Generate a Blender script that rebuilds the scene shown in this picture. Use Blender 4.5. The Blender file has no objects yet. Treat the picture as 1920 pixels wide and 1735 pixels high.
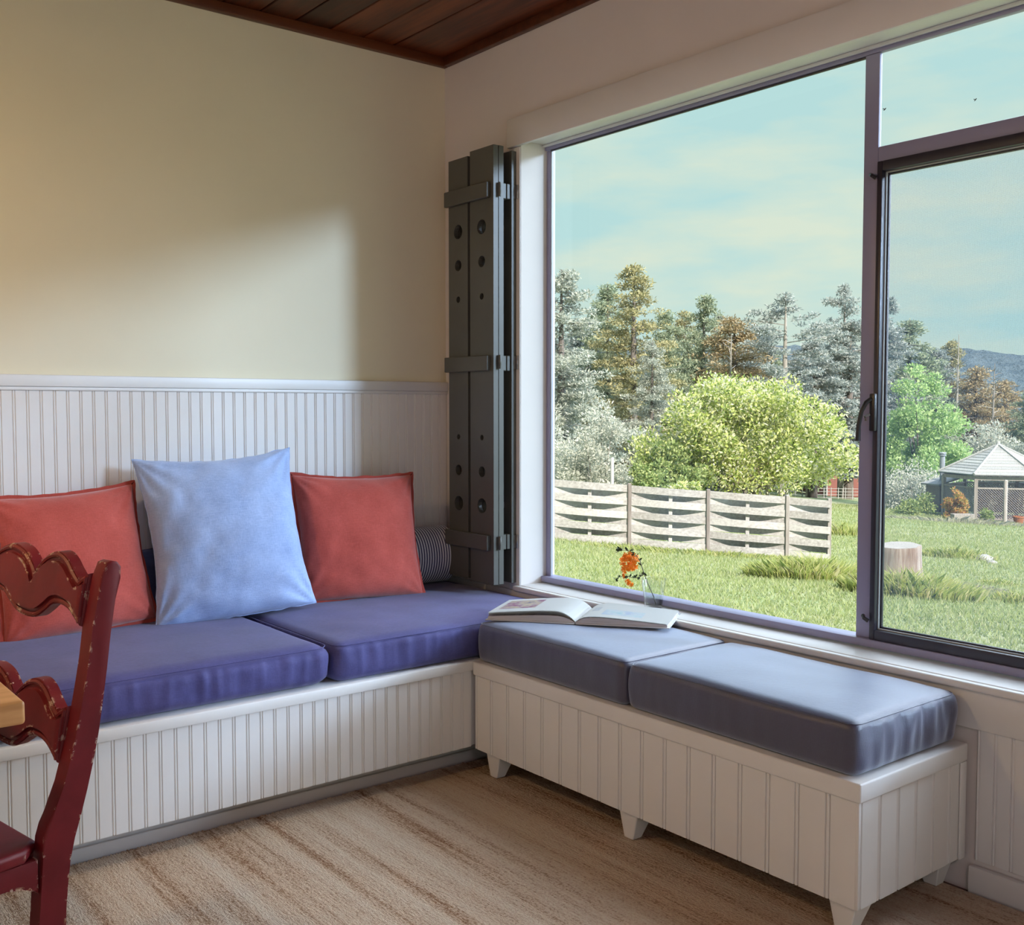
import bpy, bmesh, math, random
import numpy as np
from mathutils import Vector, Matrix, noise as mnoise

scene = bpy.context.scene
COL = scene.collection
R = math.radians

# ------------------------------------------------------------------ camera
CAM = Vector((-2.499, -3.575, 1.20))
PITCH = R(2.995); AZ = R(51.43)
FH = Vector((math.cos(AZ), math.sin(AZ), 0)); RT = Vector((math.sin(AZ), -math.cos(AZ), 0))
cam_d = bpy.data.cameras.new('camera'); cam = bpy.data.objects.new('camera', cam_d); COL.objects.link(cam)
cam.location = CAM
cam.rotation_euler = (math.pi/2 - PITCH, 0, AZ - math.pi/2)
cam_d.sensor_fit = 'HORIZONTAL'; cam_d.sensor_width = 36.0
cam_d.lens = 1959.0/1920.0*36.0
cam_d.clip_end = 2000
scene.camera = cam

# ------------------------------------------------------------------ sky
world = bpy.data.worlds.new('sky'); scene.world = world; world.use_nodes = True
wn = world.node_tree; wn.nodes.clear()
def wnode(t): return wn.nodes.new(t)
tc = wnode('ShaderNodeTexCoord'); mp = wnode('ShaderNodeMapping'); mp.inputs['Scale'].default_value = (2.2, 2.2, 9.0)
nz = wnode('ShaderNodeTexNoise'); nz.inputs['Scale'].default_value = 2.0; nz.inputs['Detail'].default_value = 5; nz.inputs['Roughness'].default_value = .55
rp = wnode('ShaderNodeValToRGB'); rp.color_ramp.elements[0].position = .40; rp.color_ramp.elements[1].position = .66
rp.color_ramp.elements[0].color = (.50, .76, .76, 1); rp.color_ramp.elements[1].color = (.73, .83, .70, 1)
sx = wnode('ShaderNodeSeparateXYZ')
gr = wnode('ShaderNodeMapRange'); gr.inputs['From Min'].default_value = .30; gr.inputs['From Max'].default_value = 1.0
gm = wnode('ShaderNodeMixRGB'); gm.inputs['Color2'].default_value = (.36, .62, .86, 1)
bg = wnode('ShaderNodeBackground'); bg.inputs['Strength'].default_value = 1.0
out = wnode('ShaderNodeOutputWorld')
L = wn.links.new
L(tc.outputs['Generated'], mp.inputs['Vector']); L(mp.outputs[0], nz.inputs['Vector']); L(nz.outputs['Fac'], rp.inputs['Fac'])
L(tc.outputs['Generated'], sx.inputs[0]); L(sx.outputs['Z'], gr.inputs['Value']); L(gr.outputs[0], gm.inputs['Fac'])
L(rp.outputs[0], gm.inputs['Color1']); L(gm.outputs[0], bg.inputs['Color']); L(bg.outputs[0], out.inputs['Surface'])

# ------------------------------------------------------------------ sun and bright haze round it
def sun(name, to_sun, strength, angle, color):
    d = bpy.data.lights.new(name, 'SUN'); d.energy = strength; d.angle = R(angle); d.color = color
    o = bpy.data.objects.new(name, d); COL.objects.link(o)
    o.rotation_euler = Vector(to_sun).to_track_quat('Z', 'Y').to_euler()
    o.location = Vector(to_sun)*30
    return o
sun('sun', (-.22, -.74, .62), 10.0, 1.0, (1.0, .90, .82))
sun('sun_haze', (.57, -.79, .25), 1.9, 9.5, (.70, .96, 1.34))
sun('sky_glow', (.80, -.12, .55), 6.6, 75.0, (.82, .94, 1.12))

scene.view_settings.view_transform = 'Standard'; scene.view_settings.look = 'None'
scene.view_settings.gamma = 1.0; scene.view_settings.use_curve_mapping = False
scene.view_settings.exposure = 0.0

# ------------------------------------------------------------------ materials
def newmat(name):
    m = bpy.data.materials.new(name); m.use_nodes = True
    nt = m.node_tree
    return m, nt, nt.nodes['Principled BSDF']
def setp(b, **k):
    for n, v in k.items():
        n = n.replace('_', ' ')
        if n in b.inputs: b.inputs[n].default_value = v
def N(nt, t, **k):
    n = nt.nodes.new(t)
    for a, v in k.items(): setattr(n, a, v)
    return n
def coord(nt, scale=(1, 1, 1), kind='Object'):
    c = N(nt, 'ShaderNodeTexCoord'); m = N(nt, 'ShaderNodeMapping'); m.inputs['Scale'].default_value = scale
    nt.links.new(c.outputs[kind], m.inputs['Vector']); return m.outputs[0]
def noise(nt, vec, scale, detail=4, rough=.55):
    n = N(nt, 'ShaderNodeTexNoise'); n.inputs['Scale'].default_value = scale; n.inputs['Detail'].default_value = detail; n.inputs['Roughness'].default_value = rough
    nt.links.new(vec, n.inputs['Vector']); return n.outputs['Fac']
def ramp(nt, fac, stops):
    r = N(nt, 'ShaderNodeValToRGB'); e = r.color_ramp.elements
    while len(e) < len(stops): e.new(.5)
    for el, (p, c) in zip(e, stops): el.position = p; el.color = (*c, 1)
    nt.links.new(fac, r.inputs['Fac']); return r.outputs[0]
def bump(nt, b, fac, strength=.2, dist=.002):
    n = N(nt, 'ShaderNodeBump'); n.inputs['Strength'].default_value = strength; n.inputs['Distance'].default_value = dist
    nt.links.new(fac, n.inputs['Height']); nt.links.new(n.outputs[0], b.inputs['Normal']); return n
def mix(nt, fac, a, b):
    m = N(nt, 'ShaderNodeMixRGB')
    if hasattr(fac, 'is_linked') or not isinstance(fac, (int, float)): nt.links.new(fac, m.inputs['Fac'])
    else: m.inputs['Fac'].default_value = fac
    for i, c in (('Color1', a), ('Color2', b)):
        if isinstance(c, tuple): m.inputs[i].default_value = (*c, 1)
        else: nt.links.new(c, m.inputs[i])
    return m.outputs[0]
def math_(nt, op, a, b=0.0, c=None):
    m = N(nt, 'ShaderNodeMath', operation=op)
    for i, v in enumerate((a, b, c)):
        if v is None: continue
        if isinstance(v, (int, float)): m.inputs[i].default_value = v
        else: nt.links.new(v, m.inputs[i])
    return m.outputs[0]

def paint(name, col, var=.06, rough=.5, bscale=60, bstr=.05):
    m, nt, b = newmat(name); v = coord(nt)
    f = noise(nt, v, 3.0, 5)
    lo = tuple(c*(1-var) for c in col); hi = tuple(min(1, c*(1+var)) for c in col)
    nt.links.new(ramp(nt, f, [(.3, lo), (.7, hi)]), b.inputs['Base Color']); setp(b, Roughness=rough)
    bump(nt, b, noise(nt, v, bscale, 3), bstr, .002); return m
def fabric(name, c1, c2, weave=900, rough=.9, sheen=.3, slub=(40, 40, 40), spec=.15, tint=(1, 1, 1)):
    m, nt, b = newmat(name); v = coord(nt)
    f = noise(nt, coord(nt, slub), 3.0, 4)
    f2 = noise(nt, v, 7.0, 4)
    f3 = noise(nt, coord(nt, (1, 1, .12)), weave, 2); f4 = noise(nt, coord(nt, (.12, .12, 1)), weave, 2)
    th = math_(nt, 'ADD', f3, f4)
    s = math_(nt, 'ADD', math_(nt, 'MULTIPLY', f2, .45), math_(nt, 'MULTIPLY', th, .275))
    nt.links.new(ramp(nt, s, [(.36, c1), (.64, c2)]), b.inputs['Base Color'])
    setp(b, Roughness=rough, Sheen_Weight=sheen, Sheen_Roughness=.5, Specular_IOR_Level=spec)
    b.inputs['Sheen Tint'].default_value = (*tint, 1)
    bump(nt, b, th, .25, .0012); return m
def wood(name, c1, c2, c3, axis='Y', rough=.5, scale=1.0, rnd=True, bstr=.15):
    m, nt, b = newmat(name)
    s = {'X': (1.2, 14, 14), 'Y': (14, 1.2, 14), 'Z': (14, 14, 1.2)}[axis]
    s = tuple(x*scale for x in s)
    oi = N(nt, 'ShaderNodeObjectInfo')
    c = N(nt, 'ShaderNodeTexCoord'); mp_ = N(nt, 'ShaderNodeMapping'); mp_.inputs['Scale'].default_value = s
    va = N(nt, 'ShaderNodeVectorMath', operation='ADD'); 
    cx = N(nt, 'ShaderNodeCombineXYZ'); r7 = math_(nt, 'MULTIPLY', oi.outputs['Random'], 37.0)
    for k in range(3): nt.links.new(r7, cx.inputs[k])
    nt.links.new(c.outputs['Object'], va.inputs[0]); nt.links.new(cx.outputs[0], va.inputs[1]); nt.links.new(va.outputs[0], mp_.inputs['Vector'])
    f = noise(nt, mp_.outputs[0], 2.0, 6, .62)
    if rnd: f = math_(nt, 'ADD', f, math_(nt, 'MULTIPLY', math_(nt, 'SUBTRACT', oi.outputs['Random'], .5), .28))
    nt.links.new(ramp(nt, f, [(.30, c1), (.52, c2), (.74, c3)]), b.inputs['Base Color']); setp(b, Roughness=rough)
    bump(nt, b, f, bstr, .002); return m

M = {}
M['wall'] = paint('wall_paint', (.74, .69, .66), .02, .75, 90, .06)
M['wall_l'] = paint('cream_wall_paint', (.80, .74, .56), .02, .75, 90, .06)
M['trim'] = paint('white_trim_paint', (.76, .745, .73), .03, .42, 40, .05)
M['bench'] = paint('bench_paint', (.77, .755, .735), .03, .45, 40, .05)
M['toe'] = paint('toe_kick_paint', (.60, .55, .52), .05, .5, 40, .05)
M['ceil'] = wood('ceiling_wood', (.032, .006, .0015), (.092, .017, .004), (.18, .040, .010), 'Y', .38)
M['ceiltrim'] = wood('ceiling_trim_wood', (.055, .013, .005), (.10, .024, .008), (.14, .038, .012), 'X', .42)
M['ceilback'] = paint('ceiling_back', (.03, .012, .006), .1, .8)
M['floor'] = wood('floor_wood', (.07, .03, .015), (.12, .055, .03), (.17, .085, .045), 'Y', .4)
M['shutter'] = paint('shutter_paint', (.085, .082, .070), .16, .42, 35, .18)
M['metal'] = paint('dull_metal', (.30, .29, .29), .1, .4); M['metal'].node_tree.nodes['Principled BSDF'].inputs['Metallic'].default_value = .7
M['frame'] = paint('grey_aluminium', (.29, .28, .42), .04, .38, 60, .03)
M['sash'] = paint('dark_aluminium', (.030, .027, .042), .05, .33, 60, .03)
M['gasket'] = paint('pale_gasket', (.45, .46, .45), .05, .5)
M['black'] = paint('black_metal', (.018, .016, .02), .05, .35)
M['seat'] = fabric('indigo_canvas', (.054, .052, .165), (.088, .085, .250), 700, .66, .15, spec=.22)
M['seat2'] = fabric('indigo_canvas_backlit', (.026, .023, .060), (.042, .038, .098), 700, .44, .75, spec=1.0, tint=(.74, .84, 1.0))  # same canvas; window backlight put in as darker base and bluish sheen
M['red'] = fabric('terracotta_linen', (.36, .060, .044), (.53, .100, .078), 500, .95, .4)
M['redpipe'] = fabric('terracotta_linen_edge', (.30, .045, .034), (.42, .07, .052), 500, .95, .3)
M['blue'] = fabric('blue_linen', (.26, .36, .62), (.42, .54, .82), 420, .95, .4)
M['navy'] = fabric('navy_linen', (.055, .075, .17), (.09, .115, .24), 500, .95, .3)

def stripe_mat():
    m, nt, b = newmat('ticking_stripe'); c = N(nt, 'ShaderNodeTexCoord'); s = N(nt, 'ShaderNodeSeparateXYZ')
    nt.links.new(c.outputs['Object'], s.inputs[0])
    f = math_(nt, 'FRACT', math_(nt, 'MULTIPLY', s.outputs['X'], 1/.0118))
    f = math_(nt, 'GREATER_THAN', f, .52)
    col = mix(nt, f, (.70, .69, .72), (.055, .05, .11))
    nt.links.new(col, b.inputs['Base Color']); setp(b, Roughness=.9, Sheen_Weight=.2)
    bump(nt, b, noise(nt, coord(nt), 600, 2), .2, .001); return m
M['stripe'] = stripe_mat()

def rug_mat():
    m, nt, b = newmat('jute_rug')
    st = noise(nt, coord(nt, (9, .28, 1)), 2.0, 5, .65)
    row = noise(nt, coord(nt, (75, 16, 1)), 2.0, 3, .7)
    fine = noise(nt, coord(nt), 150, 3, .7)
    s = math_(nt, 'ADD', math_(nt, 'MULTIPLY', st, .62), math_(nt, 'ADD', math_(nt, 'MULTIPLY', row, .30), math_(nt, 'MULTIPLY', fine, .42)))
    nt.links.new(ramp(nt, s, [(.48, (.27, .115, .055)), (.57, (.56, .355, .22)), (.64, (.82, .625, .455)), (.76, (.94, .79, .62))]), b.inputs['Base Color'])
    setp(b, Roughness=.95, Specular_IOR_Level=.1)
    h = math_(nt, 'ADD', math_(nt, 'MULTIPLY', row, 1.0), math_(nt, 'MULTIPLY', fine, .9))
    bump(nt, b, h, 1.0, .016); return m
M['rug'] = rug_mat()

def chair_mat():
    m, nt, b = newmat('worn_red_paint')
    bv = N(nt, 'ShaderNodeBevel', samples=4); bv.inputs['Radius'].default_value = .007
    ge = N(nt, 'ShaderNodeNewGeometry'); d = N(nt, 'ShaderNodeVectorMath', operation='DOT_PRODUCT')
    nt.links.new(bv.outputs[0], d.inputs[0]); nt.links.new(ge.outputs['Normal'], d.inputs[1])
    edge = math_(nt, 'SUBTRACT', 1.0, d.outputs['Value'])
    v = coord(nt)
    chip = math_(nt, 'MULTIPLY', math_(nt, 'GREATER_THAN', edge, .05), math_(nt, 'GREATER_THAN', noise(nt, v, 26, 6, .75), .575))
    sp = math_(nt, 'GREATER_THAN', noise(nt, v, 70, 2, .5), .775)
    chip = math_(nt, 'MAXIMUM', chip, sp)
    f = noise(nt, v, 9, 5)
    red = ramp(nt, f, [(.3, (.115, .008, .013)), (.7, (.185, .013, .020))])
    wd = ramp(nt, noise(nt, v, 60, 3), [(.35, (.50, .30, .15)), (.55, (.72, .62, .52))])
    nt.links.new(mix(nt, chip, red, wd), b.inputs['Base Color'])
    setp(b, Roughness=.48, Specular_IOR_Level=.3)
    bump(nt, b, math_(nt, 'SUBTRACT', noise(nt, v, 22, 4), math_(nt, 'MULTIPLY', chip, .6)), .2, .003); return m
M['chair'] = chair_mat()
M['table'] = wood('table_wood', (.50, .245, .085), (.66, .36, .15), (.76, .46, .22), 'X', .35)

def glass_mat(name, tint=(1, 1, 1), ior=1.45, rough=0.0, pw=5.0):
    m = bpy.data.materials.new(name); m.use_nodes = True; nt = m.node_tree; nt.nodes.clear()
    o = N(nt, 'ShaderNodeOutputMaterial'); t = N(nt, 'ShaderNodeBsdfTransparent'); t.inputs[0].default_value = (*tint, 1)
    g = N(nt, 'ShaderNodeBsdfGlossy'); g.inputs['Roughness'].default_value = rough
    lw = N(nt, 'ShaderNodeLayerWeight'); lw.inputs['Blend'].default_value = .5
    fac = math_(nt, 'ADD', math_(nt, 'MULTIPLY', math_(nt, 'POWER', lw.outputs['Facing'], pw), .7), (ior-1)*.06)
    mx = N(nt, 'ShaderNodeMixShader'); nt.links.new(fac, mx.inputs[0]); nt.links.new(t.outputs[0], mx.inputs[1]); nt.links.new(g.outputs[0], mx.inputs[2])
    nt.links.new(mx.outputs[0], o.inputs[0]); return m
M['pane'] = glass_mat('window_glass', (.985, .99, .985), 1.25)
M['tumbler'] = glass_mat('tumbler_glass', (.965, .978, .98), 1.5, pw=2.6)
M['water'] = glass_mat('water', (.96, .98, .98), 1.33)
def screen_mat():
    m = bpy.data.materials.new('insect_mesh'); m.use_nodes = True; nt = m.node_tree; nt.nodes.clear()
    o = N(nt, 'ShaderNodeOutputMaterial'); t = N(nt, 'ShaderNodeBsdfTransparent'); d = N(nt, 'ShaderNodeBsdfTranslucent'); d.inputs[0].default_value = (.07, .11, .17, 1)
    c = N(nt, 'ShaderNodeTexCoord'); s = N(nt, 'ShaderNodeSeparateXYZ'); nt.links.new(c.outputs['Object'], s.inputs[0])
    fy = math_(nt, 'LESS_THAN', math_(nt, 'FRACT', math_(nt, 'MULTIPLY', s.outputs['Y'], 1/.0024)), .055)
    fz = math_(nt, 'LESS_THAN', math_(nt, 'FRACT', math_(nt, 'MULTIPLY', s.outputs['Z'], 1/.0024)), .055)
    mx = N(nt, 'ShaderNodeMixShader'); nt.links.new(math_(nt, 'MAXIMUM', fy, fz), mx.inputs[0])
    nt.links.new(t.outputs[0], mx.inputs[1]); nt.links.new(d.outputs[0], mx.inputs[2]); nt.links.new(mx.outputs[0], o.inputs[0]); return m
M['screen'] = screen_mat()

def leafmat(name, cols, rough=.6, trans=.25, k=.82):
    cols = [tuple(v*k for v in c) for c in cols]
    m, nt, b = newmat(name); g = N(nt, 'ShaderNodeNewGeometry')
    n = len(cols); st = [(i/(n-1) if n > 1 else 0, c) for i, c in enumerate(cols)]
    col = ramp(nt, g.outputs['Random Per Island'], st)
    nt.links.new(col, b.inputs['Base Color']); setp(b, Roughness=rough, Specular_IOR_Level=.25)
    t = N(nt, 'ShaderNodeBsdfTranslucent'); nt.links.new(col, t.inputs[0])
    mx = N(nt, 'ShaderNodeMixShader'); mx.inputs[0].default_value = trans
    o = nt.nodes['Material Output']; nt.links.new(b.outputs[0], mx.inputs[1]); nt.links.new(t.outputs[0], mx.inputs[2]); nt.links.new(mx.outputs[0], o.inputs[0])
    return m
M['f_silver'] = leafmat('silver_needles', [(.26, .29, .24), (.40, .43, .36), (.56, .58, .49)])
M['f_gold'] = leafmat('golden_needles', [(.24, .23, .11), (.38, .36, .18), (.50, .45, .24)])
M['f_green'] = leafmat('green_needles', [(.19, .25, .17), (.31, .37, .24), (.44, .48, .32)])
M['f_brown'] = leafmat('russet_needles', [(.27, .20, .11), (.40, .31, .16), (.46, .39, .24)])
M['f_blue'] = leafmat('grey_needles', [(.22, .27, .26), (.34, .38, .36), (.46, .49, .45)])
M['f_bush'] = leafmat('lime_leaves', [(.14, .22, .05), (.36, .45, .10), (.58, .63, .20), (.74, .74, .38), (.60, .62, .50)], .5, .35, .82)
M['f_bushd'] = leafmat('mid_leaves', [(.17, .25, .08), (.30, .38, .13), (.44, .48, .20)], .5, .3)
M['f_round'] = leafmat('fresh_leaves', [(.26, .42, .14), (.40, .58, .22), (.54, .68, .34)], .55, .35)
M['f_grey'] = leafmat('grey_leaves', [(.36, .38, .31), (.52, .54, .45), (.68, .69, .59)], .7, .3)
M['f_rust'] = leafmat('rust_leaves', [(.30, .30, .08), (.50, .36, .10), (.62, .25, .10)], .6, .3)
M['bark'] = wood('pale_bark', (0.173, 0.155, 0.138), (0.265, 0.247, 0.219), (0.345, 0.328, 0.299), 'Z', .9)
M['barkd'] = wood('dark_bark', (0.069, 0.057, 0.051), (0.115, 0.098, 0.086), (0.173, 0.150, 0.133), 'Z', .9)
M['blade'] = leafmat('grass_blades', [(.36, .46, .15), (.50, .60, .21), (.62, .70, .31), (.74, .76, .44)], .6, .35, .50)
M['tuft'] = leafmat('long_grass', [(.26, .36, .08), (.42, .50, .13), (.60, .62, .22), (.74, .70, .38)], .6, .4, .72)
M['straw'] = leafmat('straw_grass', [(.58, .56, .34), (.74, .70, .48), (.85, .81, .62)], .7, .3, .50)
M['fence'] = wood('weathered_fence_wood', (0.241, 0.230, 0.219), (0.345, 0.336, 0.323), (0.425, 0.420, 0.403), 'X', .85)
M['fpost'] = wood('fence_post_wood', (0.144, 0.121, 0.109), (0.230, 0.208, 0.190), (0.316, 0.294, 0.270), 'Z', .85)
M['stump'] = wood('stump_bark', (0.161, 0.109, 0.080), (0.265, 0.224, 0.190), (0.380, 0.345, 0.310), 'Z', .9, .6)
M['stumptop'] = paint('stump_top', (0.285, 0.267, 0.239), .1, .9)
M['gwood'] = wood('gazebo_wood', (0.230, 0.208, 0.184), (0.310, 0.281, 0.253), (0.380, 0.351, 0.323), 'Z', .85)
M['gdark'] = wood('lattice_wood', (0.126, 0.104, 0.098), (0.195, 0.166, 0.161), (0.253, 0.224, 0.219), 'X', .85)
M['shingle'] = wood('roof_shingles', (0.253, 0.259, 0.247), (0.334, 0.345, 0.328), (0.403, 0.414, 0.391), 'X', .8)
M['pipe'] = paint('galvanised_pipe', (0.230, 0.258, 0.285), .05, .4)
M['redwall'] = paint('faded_red_boards', (0.193, 0.069, 0.055), .1, .8)
M['greyroof'] = paint('grey_roof', (0.207, 0.212, 0.212), .08, .7)
M['white'] = paint('white_post_paint', (0.345, 0.350, 0.340), .04, .6)
M['terra'] = paint('terracotta_pot', (0.276, 0.101, 0.041), .1, .8)
M['rock'] = paint('pale_rock', (0.267, 0.258, 0.239), .18, .9, 8, .5)
M['brickpaint'] = paint('shed_boards', (0.184, 0.161, 0.152), .08, .85)
M['berry'] = leafmat('orange_blossom', [(.75, .17, .010), (.90, .27, .015), (.95, .40, .04)], .5, .15, 1)
M['sprigleaf'] = leafmat('dark_sprig_leaf', [(.035, .055, .025), (.06, .085, .035)], .45, .15, 1)
M['stem'] = paint('sprig_stem', (.06, .055, .03), .1, .6)
M['paper'] = paint('paper', (.82, .82, .80), .01, .6, 200, .02)
M['insect'] = paint('insect_body', (.02, .018, .015), .1, .5)
M['exterior'] = paint('exterior_boards', (.35, .33, .30), .08, .8)

def ground_mat():
    m, nt, b = newmat('lawn_ground'); v = coord(nt)
    a = noise(nt, v, .22, 4, .6); c = noise(nt, v, 1.6, 5, .6); d = noise(nt, v, 9, 4, .7)
    s = math_(nt, 'ADD', math_(nt, 'MULTIPLY', a, .45), math_(nt, 'ADD', math_(nt, 'MULTIPLY', c, .35), math_(nt, 'MULTIPLY', d, .20)))
    nt.links.new(ramp(nt, s, [(.38, (.17, .22, .09)), (.48, (.22, .26, .13)), (.56, (.26, .28, .165)), (.66, (.32, .31, .22))]), b.inputs['Base Color'])
    setp(b, Roughness=.9, Specular_IOR_Level=.1); bump(nt, b, d, .6, .05); return m
M['ground'] = ground_mat()
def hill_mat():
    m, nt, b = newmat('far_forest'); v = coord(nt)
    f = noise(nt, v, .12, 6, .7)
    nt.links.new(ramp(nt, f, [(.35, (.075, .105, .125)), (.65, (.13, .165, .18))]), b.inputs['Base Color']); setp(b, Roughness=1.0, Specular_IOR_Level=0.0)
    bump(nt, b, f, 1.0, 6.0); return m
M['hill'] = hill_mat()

def page_mat():
    m, nt, b = newmat('printed_page'); c = N(nt, 'ShaderNodeTexCoord'); s = N(nt, 'ShaderNodeSeparateXYZ'); nt.links.new(c.outputs['Object'], s.inputs[0])
    def rect(x0, x1, y0, y1):
        f = math_(nt, 'MULTIPLY', math_(nt, 'GREATER_THAN', s.outputs['X'], x0), math_(nt, 'LESS_THAN', s.outputs['X'], x1))
        g = math_(nt, 'MULTIPLY', math_(nt, 'GREATER_THAN', s.outputs['Y'], y0), math_(nt, 'LESS_THAN', s.outputs['Y'], y1))
        return math_(nt, 'MULTIPLY', f, g)
    up = math_(nt, 'GREATER_THAN', N(nt, 'ShaderNodeSeparateXYZ').inputs and 1.0, 0.5)
    pic = ramp(nt, noise(nt, coord(nt, (1, 1, .1)), 22, 3), [(.38, (.42, .16, .28)), (.48, (.62, .52, .50)), (.58, (.72, .60, .42)), (.68, (.28, .24, .36))])
    pic2 = ramp(nt, noise(nt, coord(nt, (1, 1, .1)), 18, 3), [(.38, (.62, .70, .82)), (.52, (.76, .82, .84)), (.64, (.58, .76, .80))])
    col = mix(nt, rect(-.275, -.15, .055, .20), (.82, .82, .80), pic)
    col = mix(nt, rect(.075, .205, .045, .125), col, pic2)
    col = mix(nt, rect(.03, .055, .10, .16), col, (.66, .68, .70))
    nt.links.new(col, b.inputs['Base Color']); setp(b, Roughness=.55); return m
M['page'] = page_mat()
def block_mat():
    m, nt, b = newmat('page_block_edge'); f = noise(nt, coord(nt, (1, 1, 160)), 8, 2)
    nt.links.new(ramp(nt, f, [(.35, (.42, .40, .42)), (.6, (.62, .60, .60))]), b.inputs['Base Color']); setp(b, Roughness=.8); return m
M['block'] = block_mat()

# ------------------------------------------------------------------ mesh helpers
ORG = {}
def link(o, parent=None):
    COL.objects.link(o)
    if parent is not None: o.parent = parent
    return o
def tag(o, label=None, cat=None, group=None, kind=None):
    if label: o['label'] = label
    if cat: o['category'] = cat
    if group: o['group'] = group
    if kind: o['kind'] = kind
    return o
def empty(name, loc, label=None, cat=None, group=None, kind=None, rot=(0, 0, 0)):
    o = bpy.data.objects.new(name, None); o.empty_display_size = .1; COL.objects.link(o)
    o.location = loc; o.rotation_euler = rot; ORG[o.name] = Vector(loc)
    return tag(o, label, cat, group, kind)

class MB:
    def __init__(s): s.bm = bmesh.new()
    def box(s, x0, x1, y0, y1, z0, z1, bev=0, seg=2):
        r = bmesh.ops.create_cube(s.bm, size=1.0)
        vs = r['verts']
        for v in vs: v.co = Vector(((x0+x1)/2+v.co.x*(x1-x0), (y0+y1)/2+v.co.y*(y1-y0), (z0+z1)/2+v.co.z*(z1-z0)))
        if bev:
            es = list({e for v in vs for e in v.link_edges})
            bmesh.ops.bevel(s.bm, geom=es, offset=bev, segments=seg, affect='EDGES', profile=.5)
        return s
    def prism(s, poly, axis, a, b, bev=0, holes=(), seg=2):
        """poly: 2D outline; axis: 'x' (poly=y,z) 'y' (x,z) 'z' (x,y)"""
        def P(p, t):
            return {'x': (t, p[0], p[1]), 'y': (p[0], t, p[1]), 'z': (p[0], p[1], t)}[axis]
        bm = s.bm
        if holes:
            edges = []; loops = [poly]+list(holes)
            for lp in loops:
                vs = [bm.verts.new(P(p, a)) for p in lp]
                for i in range(len(vs)): edges.append(bm.edges.new((vs[i], vs[(i+1) % len(vs)])))
            g = bmesh.ops.triangle_fill(bm, use_beauty=True, use_dissolve=False, edges=edges)
            faces = [f for f in g['geom'] if isinstance(f, bmesh.types.BMFace)]
            ex = bmesh.ops.extrude_face_region(bm, geom=faces)
            dv = Vector(P((0, 0), b))-Vector(P((0, 0), a))
            for v in [x for x in ex['geom'] if isinstance(x, bmesh.types.BMVert)]: v.co += dv
        else:
            va = [bm.verts.new(P(p, a)) for p in poly]; vb = [bm.verts.new(P(p, b)) for p in poly]
            n = len(poly); fs = [bm.faces.new(va), bm.faces.new(vb[::-1])]
            for i in range(n): fs.append(bm.faces.new((va[i], vb[i], vb[(i+1) % n], va[(i+1) % n])))
            if bev:
                es = [e for f in fs[:2] for e in f.edges]
                bmesh.ops.bevel(bm, geom=es, offset=bev, segments=seg, affect='EDGES', profile=.5)
        return s
    def tube(s, pts, rad, n=8, cap=True):
        bm = s.bm; pts = [Vector(p) for p in pts]
        if not hasattr(rad, '__len__'): rad = [rad]*len(pts)
        rings = []; up = Vector((0, 0, 1))
        for i, p in enumerate(pts):
            t = (pts[min(i+1, len(pts)-1)]-pts[max(i-1, 0)]).normalized()
            a = t.cross(up)
            if a.length < 1e-3: a = t.cross(Vector((1, 0, 0)))
            a.normalize(); b = t.cross(a)
            rings.append([bm.verts.new(p+(a*math.cos(k*2*math.pi/n)+b*math.sin(k*2*math.pi/n))*rad[i]) for k in range(n)])
        for i in range(len(rings)-1):
            for k in range(n): bm.faces.new((rings[i][k], rings[i][(k+1) % n], rings[i+1][(k+1) % n], rings[i+1][k]))
        if cap: bm.faces.new(rings[0][::-1]); bm.faces.new(rings[-1])
        return s
    def loop_tube(s, pts, rad, n=6):
        bm = s.bm; pts = [Vector(p) for p in pts]; m = len(pts); rings = []
        for i, p in enumerate(pts):
            t = (pts[(i+1) % m]-pts[i-1]).normalized(); a = t.cross(Vector((.13, .27, .95)))
            a.normalize(); b = t.cross(a)
            rings.append([bm.verts.new(p+(a*math.cos(k*2*math.pi/n)+b*math.sin(k*2*math.pi/n))*rad) for k in range(n)])
        for i in range(m):
            q = rings[(i+1) % m]
            for k in range(n): bm.faces.new((rings[i][k], rings[i][(k+1) % n], q[(k+1) % n], q[k]))
        return s
    def lathe(s, prof, c=(0, 0, 0), n=24, close=False):
        bm = s.bm; c = Vector(c); rings = []
        for r, z in prof:
            if r < 1e-5: rings.append([bm.verts.new(c+Vector((0, 0, z)))])
            else: rings.append([bm.verts.new(c+Vector((r*math.cos(k*2*math.pi/n), r*math.sin(k*2*math.pi/n), z))) for k in range(n)])
        for i in range(len(rings)-1):
            A, B = rings[i], rings[i+1]
            for k in range(n):
                k2 = (k+1) % n
                if len(A) == 1 and len(B) == 1: continue
                if len(A) == 1: bm.faces.new((A[0], B[k], B[k2]))
                elif len(B) == 1: bm.faces.new((A[k], A[k2], B[0]))
                else: bm.faces.new((A[k], A[k2], B[k2], B[k]))
        return s
    def xf(s, fn):
        for v in s.bm.verts: v.co = Vector(fn(v.co))
        return s
    def mesh(s, name, smooth=False):
        bmesh.ops.recalc_face_normals(s.bm, faces=s.bm.faces)
        me = bpy.data.meshes.new(name); s.bm.to_mesh(me); s.bm.free()
        if smooth:
            me.polygons.foreach_set('use_smooth', [True]*len(me.polygons))
            if smooth != 'all': me.set_sharp_from_angle(angle=R(38))
        return me
    def build(s, name, mat, parent=None, smooth=False, world=True, root=None):
        if world and (root or parent) is not None:
            o0 = ORG.get((root or parent).name, Vector())
            for v in s.bm.verts: v.co -= o0
        me = s.mesh(name, smooth); me.materials.append(M[mat])
        o = bpy.data.objects.new(name, me)
        link(o, parent)
        if parent is not None: ORG[o.name] = ORG.get((root or parent).name, Vector())
        else: ORG[o.name] = Vector()
        return o
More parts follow.
